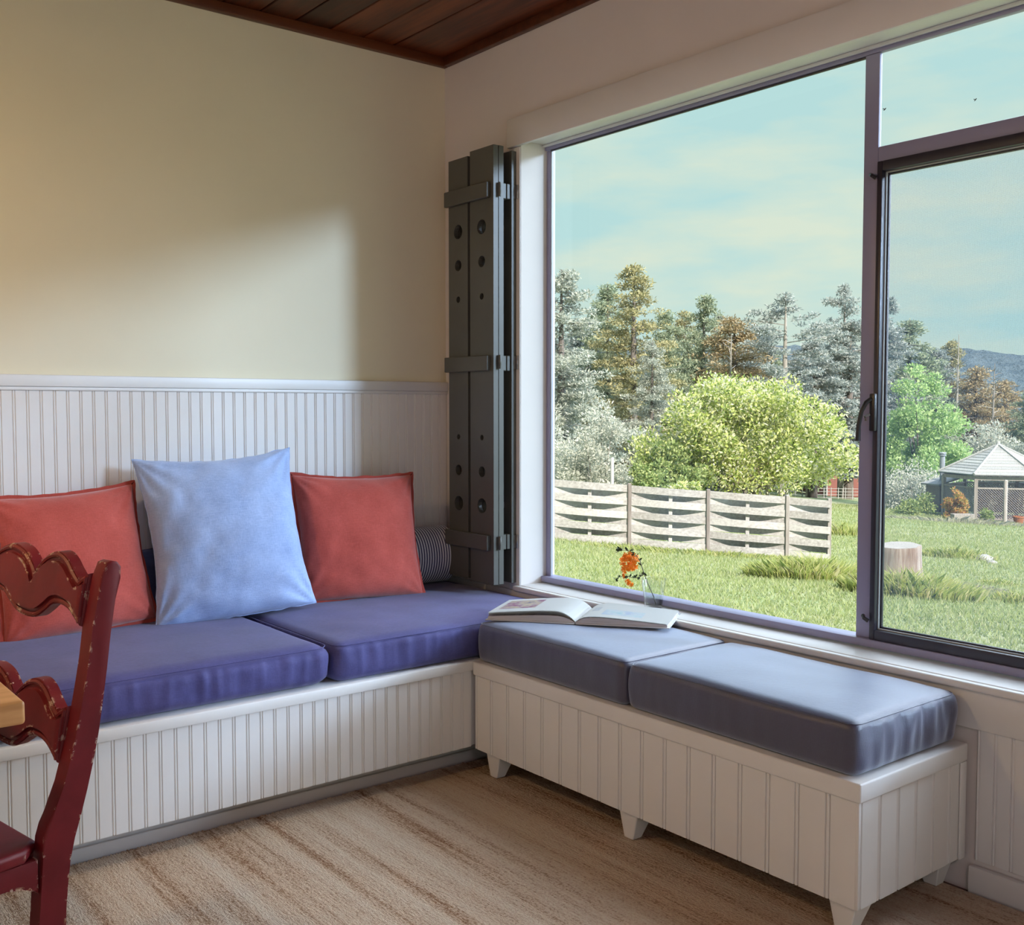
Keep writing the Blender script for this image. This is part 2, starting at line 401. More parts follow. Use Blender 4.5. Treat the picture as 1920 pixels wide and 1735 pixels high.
def box(name, mat, parent, x0, x1, y0, y1, z0, z1, bev=0, seg=2):
    return MB().box(x0, x1, y0, y1, z0, z1, bev, seg).build(name, mat, parent, bool(bev))
def share(name, me, parent, loc, rot=(0, 0, 0), scale=(1, 1, 1)):
    o = bpy.data.objects.new(name, me); link(o, parent)
    o.location = Vector(loc)-ORG.get(parent.name, Vector()) if parent is not None else Vector(loc)
    o.rotation_euler = rot; o.scale = scale; return o
def struct(o): o['kind'] = 'structure'; return o
def np_mesh(name, V, F, mat):
    """V (n,3) array, F (m,k) array of equal-size faces"""
    me = bpy.data.meshes.new(name); V = np.asarray(V, np.float32); F = np.asarray(F, np.int32); k = F.shape[1]
    me.vertices.add(len(V)); me.vertices.foreach_set('co', V.ravel())
    me.loops.add(F.size); me.loops.foreach_set('vertex_index', F.ravel())
    me.polygons.add(len(F)); me.polygons.foreach_set('loop_start', np.arange(0, F.size, k, dtype=np.int32))
    me.polygons.foreach_set('loop_total', np.full(len(F), k, np.int32))
    me.update(calc_edges=True); me.materials.append(M[mat]); return me

# ================================================================== ROOM SHELL
XL, YR = -4.7, -6.6           # far sides of the room (behind the camera)
CZ = 2.62
# window wall opening (photo's window)
WY0, WY1, WZ0, WZ1 = -3.30, -.495, .50, 2.208
XO = .17                      # outer face of the wall
b = MB()
b.box(0, XO, YR-.15, WY0, -.2, CZ+.12); b.box(0, XO, WY1, .15, -.2, CZ+.12)
b.box(0, XO, WY0, WY1, -.2, WZ0); b.box(0, XO, WY0, WY1, WZ1, CZ+.12)
wall_right = struct(b.build('wall_right', 'wall'))
wall_left = struct(box('wall_left', 'wall_l', None, XL-.15, 0, 0, .15, -.2, CZ+.12))
# rear wall with a wide glazed door, side wall with a window: unseen openings added for fill daylight
DX0, DX1, DZ1 = -4.1, -1.0, 2.15
b = MB(); b.box(XL-.15, DX0, YR-.15, YR, -.2, CZ+.12); b.box(DX1, 0, YR-.15, YR, -.2, CZ+.12); b.box(DX0, DX1, YR-.15, YR, DZ1, CZ+.12); b.box(DX0, DX1, YR-.15, YR, -.2, -.012)
struct(b.build('wall_back', 'wall'))
SY0, SY1, SZ0, SZ1 = -5.8, -3.9, .8, 2.15
b = MB(); b.box(XL-.15, XL, YR, SY0, -.2, CZ+.12); b.box(XL-.15, XL, SY1, 0, -.2, CZ+.12); b.box(XL-.15, XL, SY0, SY1, -.2, SZ0); b.box(XL-.15, XL, SY0, SY1, SZ1, CZ+.12)
struct(b.build('wall_front', 'wall'))
floor = struct(box('floor', 'floor', None, XL, 0, YR, 0, -.12, -.012))
# ceiling: backing and planks
ceil = struct(box('ceiling', 'ceilback', None, XL-.15, .45, YR-.15, .3, CZ+.012, CZ+.14))
rng = random.Random(4)
pw = .14
pm = MB().box(-pw/2+.0015, pw/2-.0015, YR, 0, 0, .014, .003, 1).mesh('ceiling_plank', True); pm.materials.append(M['ceil'])
x = -pw/2+.02
while x > XL+.07:
    share('plank', pm, ceil, (min(x, -pw/2), 0, CZ+rng.uniform(-.0015, .001))); x -= pw
def trimbar(name, ax):
    b = MB()
    if ax == 'x': b.box(XL, 0, -.026, 0, CZ-.036, CZ, .004)
    else: b.box(-.026, 0, YR, -.026, CZ-.036, CZ, .004)
    o = struct(b.build(name, 'ceiltrim', None, True)); return o
trimbar('trim_1', 'x'); trimbar('trim_2', 'y')
# wainscot of the left wall: rail + bead planks
t3 = struct(empty('trim_3', (0, 0, 0)))
box('rail', 'trim', t3, XL, 0, -.020, 0, 1.268, 1.306, .004)
box('rail_lip', 'trim', t3, XL, 0, -.014, 0, 1.256, 1.2685, .003)
def plank_mesh(name, p, bead, z0, z1, mat, depth=.008, cut=.003):
    """bead plank: local x across (0..p), faces -y, back at y=0"""
    d = depth; g = d-cut; r = bead
    prof = [(0, g), (.0012, d-.0015), (r*.5, d+.0006), (r-.0012, d-.0015), (r, g), (r+.0016, g), (r+.0032, d), (p-.0016, d), (p, g)]
    bm = MB(); n = len(prof)
    A = [bm.bm.verts.new((q[0], -q[1], z0)) for q in prof]; B = [bm.bm.verts.new((q[0], -q[1], z1)) for q in prof]
    for i in range(n-1): bm.bm.faces.new((A[i], A[i+1], B[i+1], B[i]))
    ba = [bm.bm.verts.new((0, 0, z0)), bm.bm.verts.new((p, 0, z0)), bm.bm.verts.new((p, 0, z1)), bm.bm.verts.new((0, 0, z1))]
    bm.bm.faces.new(A+[ba[1], ba[0]]); bm.bm.faces.new(B+[ba[2], ba[3]])
    me = bm.mesh(name); me.materials.append(M[mat]); return me
P = .0408
wpm = plank_mesh('wainscot_plank', P, .0065, .30, 1.258, 'trim')
for i in range(int(2.35/P)): share('plank', wpm, t3, (-(i+1)*P, 0, 0))
box('panel_run', 'trim', t3, XL, -int(2.35/P)*P, -.008, 0, .30, 1.258)

# lower part of the window wall: apron, planks, baseboard
t4 = struct(empty('trim_4', (0, 0, 0)))
box('apron', 'trim', t4, -.016, 0, YR, -.02, .405, .502, .003)
rpm = plank_mesh('right_wall_plank', .0430, .0065, .075, .41, 'trim')
y = -2.30
k = 0
while y > -3.6: share('plank', rpm, t4, (0, y, 0), (0, 0, -math.pi/2)); y -= .0430; k += 1
box('panel_run', 'trim', t4, -.008, 0, YR, y, .075, .41)
struct(box('baseboard_right', 'trim', None, -.022, 0, YR, -2.29, -.012, .062, .006))

# head and side casing of the window
t5 = struct(empty('trim_5', (0, 0, 0)))
box('head_casing', 'trim', t5, -.020, 0, -3.5, -.430, WZ1-.030, 2.286, .006)
box('side_casing', 'trim', t5, -.005, 0, -.494, -.432, .50, WZ1-.031, .002)
box('head_lining', 'trim', t5, .001, .1155, -3.30, -.497, WZ1-.010, WZ1-.0005, .003, 2)
sill = struct(empty('trim_6', (0, 0, 0)))
box('sill_board', 'trim', sill, -.004, .135, WY0, WY1, .500, .5225, .002)
box('sill_nosing', 'trim', sill, -.030, -.005, -3.5, -.480, .502, .5215, .006, 3)

# ================================================================== WINDOW
win = struct(empty('window_1', (0, 0, 0)))
FX0, FX1 = .112, .162
def fr(name, mat, x0, x1, y0, y1, z0, z1, bev=.0025): return box(name, mat, win, x0, x1, y0, y1, z0, z1, bev)
fr('frame_jamb', 'frame', .126, .142, -.518, WY1, .527, WZ1-.031)
fr('frame_jamb', 'frame', .126, .142, WY0, WY0+.03, .527, WZ1-.031)
fr('frame_head', 'frame', .116, .136, WY0, WY1, WZ1-.030, WZ1-.001)
fr('frame_head_stop', 'trim', .104, .1155, WY0, WY1, WZ1-.019, WZ1-.0105, .001)
fr('frame_sill', 'frame', .100, .165, WY0, WY1, .5267, .548)
fr('mullion', 'frame', .116, .130, -1.918, -1.873, .548, WZ1-.031)
fr('mullion', 'frame', .116, .130, -3.270, -3.225, .548, WZ1-.031)
fr('transom', 'frame', .116, .130, -3.225, -1.918, 1.878, 1.920)
fr('glazing_bead', 'gasket', .1285, .1335, -.522, -.5185, .550, WZ1-.031, .001)
fr('glazing_bead', 'sash', .122, .130, -1.872, -.522, WZ1-.036, WZ1-.0305, .001)
fr('pane', 'pane', .1265, .1285, -1.872, -.519, .549, WZ1-.031, 0)
fr('pane', 'pane', .1235, .1255, -3.224, -1.919, 1.921, WZ1-.031, 0)
# opening sash with dark frame
sz0, sz1, sy0, sy1 = .5485, 1.8775, -3.2245, -1.9185
fr('sash_stile', 'sash', .106, .142, -1.9375, -1.9215, sz0, sz1)
fr('sash_stile', 'sash', .106, .142, sy0, sy0+.016, sz0, sz1)
fr('sash_rail', 'sash', .106, .142, sy0+.016, -1.9376, sz0, sz0+.028)
fr('sash_rail', 'sash', .106, .142, sy0+.016, -1.9376, sz1-.028, sz1)
for (y0, y1, z0, z1) in ((-1.9405, -1.9377, sz0+.0285, sz1-.0285), (sy0+.016, -1.9406, sz0+.0283, sz0+.031), (sy0+.016, -1.9406, sz1-.031, sz1-.0283)):
    fr('gasket', 'gasket', .123, .130, y0, y1, z0, z1, 0)
fr('sash_bead', 'sash', .131, .141, -1.9445, -1.9377, sz0+.0285, sz1-.0285, .001)
fr('sash_bead', 'sash', .131, .141, sy0+.016, -1.9446, sz0+.0285, sz0+.0355, .001)
fr('sash_bead', 'sash', .131, .141, sy0+.016, -1.9446, sz1-.0355, sz1-.0285, .001)
fr('pane', 'pane', .1422, .1450, sy0+.01, -1.930, sz0+.02, sz1-.02, 0)
sc = fr('insect_screen', 'screen', .1360, .1364, sy0+.016, -1.9447, sz0+.0356, sz1-.0356, 0)
# lever handle on the sash stile
hb = fr('handle_plate', 'black', 0.092, 0.106, -1.936, -1.918, 1.135, 1.240, .004)
pts = [(0.092, -1.924, 1.225), (0.080, -1.917, 1.215), (0.072, -1.908, 1.19), (0.068, -1.902, 1.15), (0.068, -1.901, 1.108)]
hn = MB().tube(pts, [.006, .0065, .006, .0065, .0075], 10); hn.build('handle', 'black', hb, True)
MB().tube([(0.089, -1.923, 1.182), (0.078, -1.914, 1.176), (0.080, -1.917, 1.164)], .004, 8).build('handle_hook', 'metal', hb, True)
for zz in (1.838, .607):
    l = MB(); l.tube([(0.104, -1.904, zz+.006), (0.094, -1.913, zz+.002), (0.100, -1.923, zz-.006)], [.006, .0055, .006], 8)
    l.build('latch', 'black', win, True)

# two dead flies stuck on the upper pane
def unproj(px, py, axis, val):
    f = 1959.0
    F = FH*math.cos(PITCH)+Vector((0, 0, -math.sin(PITCH))); U = RT.cross(F)
    d = F+RT*((px-960)/f)+U*((867.5-py)/f)
    t = (val-CAM[axis])/d[axis]
    return CAM+d*t
for (px, py, lab, sc_) in ((1659, 205, 'small dead fly on the upper glass beside the window mullion', 1.0), (1829, 187, 'tiny thin dead insect high on the glass near the right edge', .8)):
    p = unproj(px, py, 0, .1205); e = empty('dead_fly', p, lab, 'insect')
    MB().tube([p+Vector((0, -.004*sc_, .003)), p+Vector((0, 0, 0)), p+Vector((0, .004*sc_, -.003))], [.0007, .0018*sc_, .0005], 6).build('body', 'insect', e, True)
    w = MB(); w.bm.faces.new([w.bm.verts.new(p+Vector(q)*sc_) for q in ((-.001, 0, 0), (-.001, .004, .004), (-.001, .006, .001))])
    w.build('wing', 'insect', e)

# frames of the added fill-light door and side window behind the camera
w2 = struct(empty('fill_window_2', (0, YR, 0)))
for x0 in (DX0, (DX0+DX1)/2-.03, DX1-.06): box('stile', 'frame', w2, x0, x0+.06, YR-.11, YR-.05, -.011, DZ1-.001, .004)
for z0 in (-.011, DZ1-.062): box('rail', 'frame', w2, DX0+.06, DX1-.06, YR-.105, YR-.055, z0, z0+.06, .004)
box('pane', 'pane', w2, DX0+.06, DX1-.06, YR-.082, YR-.078, .05, DZ1-.063)
w3 = struct(empty('fill_window_3', (XL, -4.85, .8)))
for y0 in (SY0+.001, (SY0+SY1)/2-.03, SY1-.061): box('stile', 'frame', w3, XL-.11, XL-.05, y0, y0+.06, SZ0+.001, SZ1-.001, .004)
for z0 in (SZ0+.001, SZ1-.061): box('rail', 'frame', w3, XL-.105, XL-.055, SY0+.06, SY1-.06, z0, z0+.06, .004)
box('pane', 'pane', w3, XL-.082, XL-.078, SY0+.06, SY1-.06, SZ0+.06, SZ1-.06)

# ================================================================== RUG
rug_b = MB(); rug_b.box(-4.0, -.03, -4.9, -.755, -.0119, 0, .004, 2)
rug = rug_b.build('jute_rug', 'rug', None, True); tag(rug, 'striped brown and tan jute rug covering the floor', 'rug')
# ragged selvedge loops along the edge by the toe kick
rb = MB(); rng = random.Random(8)
for i in range(260):
    xx = -2.4+i*.0075
    rb.tube([(xx, -.765, -.002), (xx+rng.uniform(-.003, .003), -.748+rng.uniform(-.004, .006), -.005)], [.0038, .0028], 5)
o = rb.build('rug_fringe', 'rug', rug, True); o['kind'] = 'stuff'

# ================================================================== BENCHES
BT = .370
YB, XB, YE = -.840, -.485, -2.282
# long bench against the left wall
lb = empty('long_bench', (-1.5, -.42, 0), 'long white beadboard built-in bench along the left wall', 'bench')
box('body', 'bench', lb, -2.9, -.001, YB+.012, -.0205, .085, .338)
box('toe_kick', 'toe', lb, -2.9, -.001, -.722, -.60, -.0115, .0845)
box('toe_trim', 'toe', lb, -2.9, -.001, -.734, -.7225, -.0115, .030, .004)
box('seat_board', 'bench', lb, -2.9, -.001, YB-.006, -.0205, .338, BT, .004)
lpm = plank_mesh('bench_plank', .0415, .0065, .084, .337, 'bench')
i = 0
x = XB-.0005-.0415
while x > -2.25: share('plank', lpm, lb, (x, YB+.012, 0)); x -= .0415
box('panel_run', 'bench', lb, -2.9, x+.0415, YB+.004, YB+.012, .084, .337)

# short bench under the window
sb = empty('window_bench', (-.25, -1.56, 0), 'white beadboard bench on tapered feet under the window', 'bench')
box('body', 'bench', sb, XB+.012, -.0235, YE+.012, YB-.008, .085, .325)
box('seat_board', 'bench', sb, XB-.004, -.0235, YE-.004, YB-.007, .325, BT, .005, 3)
spm = plank_mesh('window_bench_plank', .0815, .0095, .079, .324, 'bench', cut=.0055)
nb = 17
wdt = (YB-.008-(YE+.006))/nb
for i in range(nb):
    share('plank', spm, sb, (XB+.012, YB-.008-i*wdt, 0), (0, 0, -math.pi/2), (wdt/.0815, 1, 1))
spe = plank_mesh('window_bench_end_plank', .0755, .0095, .079, .324, 'bench', cut=.0055)
ne = 6; we = (abs(XB+.006)-.024)/ne
for i in range(ne): share('plank', spe, sb, (XB+.006+i*we, YE+.012, 0), (0, 0, 0), (we/.0755, 1, 1))
box('corner_strip', 'bench', sb, XB+.003, XB+.012, YE+.003, YE+.012, .079, .324, .002)
box('scribe_strip', 'bench', sb, -.050, -.0235, YE-.002, YE+.003, .079, .324, .002)
def foot(x0, x1, y0, y1, tx, ty):
    b = MB(); bm = b.bm; t = .028
    top = [(x0, y0, .0845), (x1, y0, .0845), (x1, y1, .0845), (x0, y1, .0845)]
    cx, cy = tx, ty
    bot = [((x-cx)*.46+cx, (y-cy)*.46+cy, .0005) for x, y, z in top]
    A = [bm.verts.new(p) for p in top]; B = [bm.verts.new(p) for p in bot]
    bm.faces.new(A); bm.faces.new(B[::-1])
    for i in range(4): bm.faces.new((A[i], B[i], B[(i+1) % 4], A[(i+1) % 4]))
    bmesh.ops.bevel(bm, geom=list(bm.edges), offset=.002, segments=1, affect='EDGES')
    return b.build('foot', 'bench', sb)
fw = .075
for (ya) in (-.895, -1.512, -2.195):
    foot(XB+.014, XB+.014+fw, ya-fw, ya, XB+.025, ya-.03)
for (ya) in (-.895, -1.512, -2.185):
    foot(-.10, -.026, ya-fw, ya, -.045, ya-.03)

# ================================================================== CUSHIONS
def soft_box(x0, x1, y0, y1, z0, z1, r, crown, seed, ruffle=(0, 0, 0, 0), res=.0085, bulge=.006):
    """ruffle: wrinkle amplitude on sides (-x,+x,-y,+y)"""
    bm = bmesh.new()
    hx, hy, hz = (x1-x0)/2, (y1-y0)/2, (z1-z0)/2; c = Vector(((x0+x1)/2, (y0+y1)/2, (z0+z1)/2))
    nx, ny, nz_ = max(6, int(2*hx/res)), max(6, int(2*hy/res)), 12
    vm = {}
    def V(i, j, k):
        key = (i, j, k)
        if key not in vm:
            f = lambda t, n: 2*t/n-1
            vm[key] = bm.verts.new((f(i, nx)*hx, f(j, ny)*hy, f(k, nz_)*hz))
        return vm[key]
    for i in range(nx):
        for j in range(ny):
            bm.faces.new((V(i, j, 0), V(i, j+1, 0), V(i+1, j+1, 0), V(i+1, j, 0)))
            bm.faces.new((V(i, j, nz_), V(i+1, j, nz_), V(i+1, j+1, nz_), V(i, j+1, nz_)))
    for i in range(nx):
        for k in range(nz_):
            bm.faces.new((V(i, 0, k), V(i+1, 0, k), V(i+1, 0, k+1), V(i, 0, k+1)))
            bm.faces.new((V(i, ny, k), V(i, ny, k+1), V(i+1, ny, k+1), V(i+1, ny, k)))
    for j in range(ny):
        for k in range(nz_):
            bm.faces.new((V(0, j, k), V(0, j, k+1), V(0, j+1, k+1), V(0, j+1, k)))
            bm.faces.new((V(nx, j, k), V(nx, j+1, k), V(nx, j+1, k+1), V(nx, j, k+1)))
    rt = r*.55
    for v in bm.verts:
        p = v.co.copy()
        u, w, q = p.x/hx, p.y/hy, p.z/hz
        rr = r
        inner = Vector((max(-hx+rr, min(hx-rr, p.x)), max(-hy+rr, min(hy-rr, p.y)), max(-hz+rt, min(hz-rt, p.z))))
        d = p-inner
        dn = Vector((d.x/rr, d.y/rr, d.z/rt))
        if dn.length > 1e-6:
            m = max(abs(dn.x), abs(dn.y), abs(dn.z)); dn = dn.normalized()*m
            p = inner+Vector((dn.x*rr, dn.y*rr, dn.z*rt))
        side = 1-q*q
        p.x += bulge*side*u*abs(u)**6*(1 if abs(u) > .5 else 0); p.y += bulge*side*w*abs(w)**6*(1 if abs(w) > .5 else 0)
        if q > 0: p.z += crown*(1-u**4)*(1-w**4)*q
        # soft lumps
        n1 = mnoise.noise(Vector((p.x*9+seed, p.y*9, p.z*9)))
        n0 = mnoise.noise(Vector((p.x*3.2+seed, p.y*3.2, 1.7)))
        if q > .3: p.z += .0018*n1+.003*n0
        for amp, cond, along, ax in ((ruffle[0], u < -.97, p.y, 0), (ruffle[1], u > .97, p.y, 0), (ruffle[2], w < -.97, p.x, 1), (ruffle[3], w > .97, p.x, 1)):
            if amp and cond:
                f = mnoise.noise(Vector((along*30+seed*3, p.z*6, seed)))+.5*mnoise.noise(Vector((along*58+seed, p.z*7, 3)))
                f2 = mnoise.noise(Vector((along*14+seed, p.z*16, 7)))
                dl = amp*(f*(.35+.65*(q*.5+.5))+.7*f2)*(1-abs(q)**6)
                if ax == 0: p.x += dl
                else: p.y += dl
        v.co = p+c
    return bm, c
def cushion(name, x0, x1, y0, y1, z1, lab, seed, r=.035, crown=.010, ruffle=(.003,)*4, mat='seat', z0=BT+.0005):
    e = empty(name, ((x0+x1)/2, (y0+y1)/2, z0), lab, 'cushion', 'indigo bench cushions')
    bm, c = soft_box(x0, x1, y0, y1, z0, z1, r, crown, seed, ruffle)
    b = MB(); b.bm.free(); b.bm = bm
    body = b.build('cover', mat, e, 'all')
    # seam line round the top
    zs = z1-.0105; pts = []; n = 14; rr = r
    ins = .0035
    for cx, cy, a0 in ((x1-rr, y1-rr, 0), (x0+rr, y1-rr, 90), (x0+rr, y0+rr, 180), (x1-rr, y0+rr, 270)):
        for k in range(9):
            a = R(a0+k*90/8); pts.append((cx+(rr-ins)*math.cos(a), cy+(rr-ins)*math.sin(a), zs+.0045))
    dense = []
    for i in range(len(pts)):
        p, q = Vector(pts[i]), Vector(pts[(i+1) % len(pts)]); m = max(1, int((q-p).length/.03))
        for j in range(m): dense.append(p+(q-p)*j/m)
    s = MB().loop_tube(dense, .0016, 5); s.build('seam', mat, e, True)
    return e
cushion('bench_cushion', -2.35, -.992, YB+.012, -.024, .492, 'long indigo bench cushion below the blue pillow, front corner rounded', 1.3, .060, .012, (.002, .009, .009, .002))
cushion('bench_cushion', -.984, -.034, YB+.012, -.024, .490, 'indigo bench cushion below the right red pillow, reaching the corner under the shutters', 4.1, .040, .010, (.006, .001, .008, .002))
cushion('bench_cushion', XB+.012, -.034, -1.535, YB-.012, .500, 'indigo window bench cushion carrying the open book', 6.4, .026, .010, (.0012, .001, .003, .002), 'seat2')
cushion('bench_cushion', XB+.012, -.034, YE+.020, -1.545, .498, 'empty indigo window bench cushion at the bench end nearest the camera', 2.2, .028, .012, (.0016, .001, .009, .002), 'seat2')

# ================================================================== PILLOWS
def pillow(name, lab, cat, loc, w, h, t, mat, rot, seed, pull=.10, flange=0, fmat=None, n=44, sharp=.42, group=None, wr=.006):
    e = empty(name, loc, lab, cat, group, rot=rot)
    b = MB(); bm = b.bm; ORG[e.name] = Vector()
    def outline(u, v):
        x = u*(1-pull*(1-v*v)*u*u); z = v*(1-pull*(1-u*u)*v*v*(1 if v > 0 else -.12))
        return x*w/2, z*h/2+h/2
    g = {}
    for sgn in (-1, 1):
        for i in range(n+1):
            for j in range(n+1):
                u, v = math.sin((2*i/n-1)*math.pi/2), math.sin((2*j/n-1)*math.pi/2)
                edge = i in (0, n) or j in (0, n)
                if edge and sgn == 1: g[(1, i, j)] = g[(-1, i, j)]; continue
                x, z = outline(u, v)
                th = max(0, (1-u*u)*(1-v*v))**sharp*t/2*(1-.12*v)
                cr = mnoise.noise(Vector((u*3.1+seed, v*3.1, sgn*3+seed)))
                cr2 = mnoise.noise(Vector((u*8+seed*2, v*8, sgn)))
                em = 1 if edge else 0
                # creases radiating from corners
                ang = math.atan2(1-abs(v)+.02, 1-abs(u)+.02); rad = math.hypot(1-abs(u), 1-abs(v))
                cor = math.sin(ang*13+seed*5+(3 if u > 0 else 0)+(5 if v > 0 else 0))*max(0, 1-rad/.8)*min(1, rad*5)
                th += (wr*.9*cor+wr*cr+wr*.5*cr2)*(1-em)*min(1, th/(t*.12)) if th > 0 else 0
                if edge:
                    x += .004*mnoise.noise(Vector((seed, z*25, x*3))); z += .004*mnoise.noise(Vector((x*25, seed, z*3)))
                g[(sgn, i, j)] = bm.verts.new((x, sgn*th, z))
    for sgn in (-1, 1):
        for i in range(n):
            for j in range(n):
                f = [g[(sgn, i, j)], g[(sgn, i+1, j)], g[(sgn, i+1, j+1)], g[(sgn, i, j+1)]]
                bm.faces.new(f if sgn == -1 else f[::-1])
    per = [g[(-1, i, 0)].co.copy() for i in range(n)]+[g[(-1, n, j)].co.copy() for j in range(n)]+[g[(-1, n-i, n)].co.copy() for i in range(n)]+[g[(-1, 0, n-j)].co.copy() for j in range(n)]
    b.build('cover', mat, e, 'all', world=False)
    if flange:
        f = MB(); bm = f.bm; m = len(per); rows = []
        cz = Vector((0, 0, h/2))
        for i, p in enumerate(per):
            t_ = (per[(i+1) % m]-per[i-1]); nrm = Vector((t_.z, 0, -t_.x)).normalized()
            if nrm.dot(p-cz) < 0: nrm = -nrm
            o_ = p+nrm*flange
            if i % n == 0: o_ = p+(p-cz).normalized()*flange*1.35
            o_.y += .004*mnoise.noise(Vector((p.x*22, p.z*22, seed)))
            o_ += nrm*.0015*mnoise.noise(Vector((p.x*60, p.z*60, seed)))
            pin = p-nrm*.004
            rows.append([bm.verts.new(pin+Vector((0, -.003, 0))), bm.verts.new(o_+Vector((0, -.0022, 0))), bm.verts.new(o_+Vector((0, .0022, 0))), bm.verts.new(pin+Vector((0, .003, 0)))])
        for i in range(m):
            A, B = rows[i], rows[(i+1) % m]
            for k in range(4): bm.faces.new((A[k], B[k], B[(k+1) % 4], A[(k+1) % 4]))
        f.build('flange', fmat or mat, e, True, world=False)
    else:
        s = MB(); s.loop_tube(per, .0022, 5); s.build('seam', mat, e, True, world=False)
    return e
lean = R(-13)
pillow('throw_pillow', 'red linen pillow with flanged edge behind the chair, left of the blue pillow', 'pillow', (-1.530, -.215, .503), .465, .450, .185, 'red', (R(-16), R(-3), R(3)), 3.3, .07, .011, 'redpipe', wr=.005)
pillow('throw_pillow', 'large blue linen pillow between the two red pillows', 'pillow', (-1.045, -.285, .505), .550, .565, .235, 'blue', (R(-17), R(-3.0), R(-5)), 7.9, .105, wr=.009, sharp=.5)
pillow('throw_pillow', 'red linen pillow with flanged edge right of the blue pillow', 'pillow', (-.548, -.250, .502), .475, .465, .185, 'red', (R(-17), R(1.5), R(-10)), 5.2, .07, .011, 'redpipe', wr=.005)
pillow('lumbar_pillow', 'small navy pillow peeking out between the left red pillow and the blue one', 'pillow', (-1.32, -.075, .500), .36, .225, .10, 'navy', (R(-10), 0, 0), 1.1, .05)
def bolster(loc, length, r, lab, seed):
    e = empty('striped_bolster', loc, lab, 'bolster', 'striped bolsters')
    b = MB(); n = 40; m = 26; bm = b.bm; rings = []
    prof = []
    for i in range(m+1):
        s = i/m; x = (s-.5)*length; d = min(s, 1-s)*length
        rr = r*(1-(max(0, .035-d)/.035)**2.4*.22)*(1+.02*mnoise.noise(Vector((x*9, seed, 0))))
        rings.append([bm.verts.new((x, rr*.84*math.cos(k*2*math.pi/n), rr*math.sin(k*2*math.pi/n)+r)) for k in range(n)])
    for i in range(m):
        for k in range(n): bm.faces.new((rings[i][k], rings[i][(k+1) % n], rings[i+1][(k+1) % n], rings[i+1][k]))
    ORG[e.name] = Vector()
    for e_, sg in ((rings[0], -1), (rings[-1], 1)):
        c = bm.verts.new((sg*(length/2+.006), 0, r))
        for k in range(n): bm.faces.new((e_[k], e_[(k+1) % n], c))
    b.build('cover', 'stripe', e, True, world=False)
    for sg in (-1, 1):
        s = MB(); s.loop_tube([(sg*length/2, r*.79*.84*math.cos(k*2*math.pi/n), r*.79*math.sin(k*2*math.pi/n)+r) for k in range(n)], .004, 6)
        s.build('piping', 'navy', e, True, world=False)
bolster((-.225, -.101, .4985), .33, .113, 'striped ticking bolster in the corner between the red pillow and the shutters', 2)
bolster((-1.965, -.105, .5035), .30, .095, 'striped ticking bolster at the left edge behind the red pillow', 5)

# ================================================================== FOLDED SHUTTERS
sh = empty('folding_shutter', (-.07, -.32, .53), 'dark grey-green wooden folding shutters with round cut-out holes, folded open', 'shutter')
SZ_0, SZ_1 = .5315, 2.165
def circ(cy, cz, r, n=18): return [(cy+r*math.cos(-k*2*math.pi/n), cz+r*math.sin(-k*2*math.pi/n)) for k in range(n)]
def sboard(xa, xb, ya, yb, z0, z1):
    cy = (ya+yb)/2
    holes = [circ(cy, z, r) for z, r in ((1.880, .0275), (1.751, .0215), (1.620, .0125), (1.087, .0105), (.957, .0205), (.827, .0285))]
    MB().prism([(ya, z0), (yb, z0), (yb, z1), (ya, z1)], 'x', xa, xb, holes=holes).build('board', 'shutter', sh)
leaves = [(-.114, -.092, -1), (-.0885, -.0665, 1), (-.028, -.006, -1)]
rng = random.Random(3)
for li, (xa, xb, side) in enumerate(leaves):
    for bi, (ya, yb) in enumerate(((-.474, -.327), (-.312, -.186))):
        dz = (.028 if bi == 0 and li < 2 else 0)
        sboard(xa, xb, ya, yb, SZ_0+(0 if bi == 0 else .006), SZ_1+rng.uniform(-.004, .0)+(0.010 if bi == 0 else -.004)-(.012 if li == 2 else 0))
    for zc in (2.010, 1.368, .690):
        h = .058
        x0, x1 = (xa-.018, xa-.0005) if side < 0 else (xb+.0005, xb+.018)
        yo = -.455 if li == 0 else -.468
        MB().box(x0, x1, yo, -.178, zc-h/2, zc+h/2, .0025, 1).build('batten', 'shutter', sh, True)
for zc in (2.01, 1.372, .69):
    for hx, hy, mt in ((-.0905, -.478, 'shutter'), (-.0065, -.4785, 'metal')):
        hz = MB(); hz.lathe([(0, -.026), (.0055, -.026), (.0055, -.010), (.0062, -.009), (.0062, .009), (.0055, .010), (.0055, .026), (0, .026)], (hx, hy-.004, zc), 12)
        hz.box(hx-.012, hx+.0025, hy+.0035, hy+.0039, zc-.024, zc+.024)
        hz.build('hinge', mt, sh, True)

# ================================================================== BOOK
bu = Vector((.55, -.835, 0)).normalized(); bv_ = Vector((-bu.y, bu.x, 0))
bk = empty('open_book', (-.292, -1.128, .5125), 'large open picture book lying on the window bench cushion', 'book')
bk.rotation_euler = (R(.5), R(-1.0), math.atan2(bu.y, bu.x)); ORG[bk.name] = Vector()
BW, BH = .298, .232
def lh(s): return .007+.036*(1-math.exp(-s/.022))*(1-.62*(s/BW)**1.6)*math.exp(-max(0, .05-s)*6)
def rh(s): return .006+.026*(1-math.exp(-s/.026))*(1-.80*(s/BW)**1.2)
ss = [0, .004, .010, .018, .028, .04, .055, .075, .10, .13, .17, .21, .25, .28, BW-.004]
def block(sg, hf, name, frac):
    b = MB(); bm = b.bm
    poly = [(sg*s, max(.0032, hf(s)*frac)) for s in ss]+[(sg*ss[-1], .0032), (0, .0032)]
    poly = [p for i, p in enumerate(poly) if i == 0 or (Vector(p)-Vector(poly[i-1])).length > 1e-6]
    b.prism(poly, 'y', .004, BH-.004); o = b.build(name, 'block', bk, True, world=False); return o
block(-1, lh, 'page_block', .60); block(1, rh, 'page_block', .88)
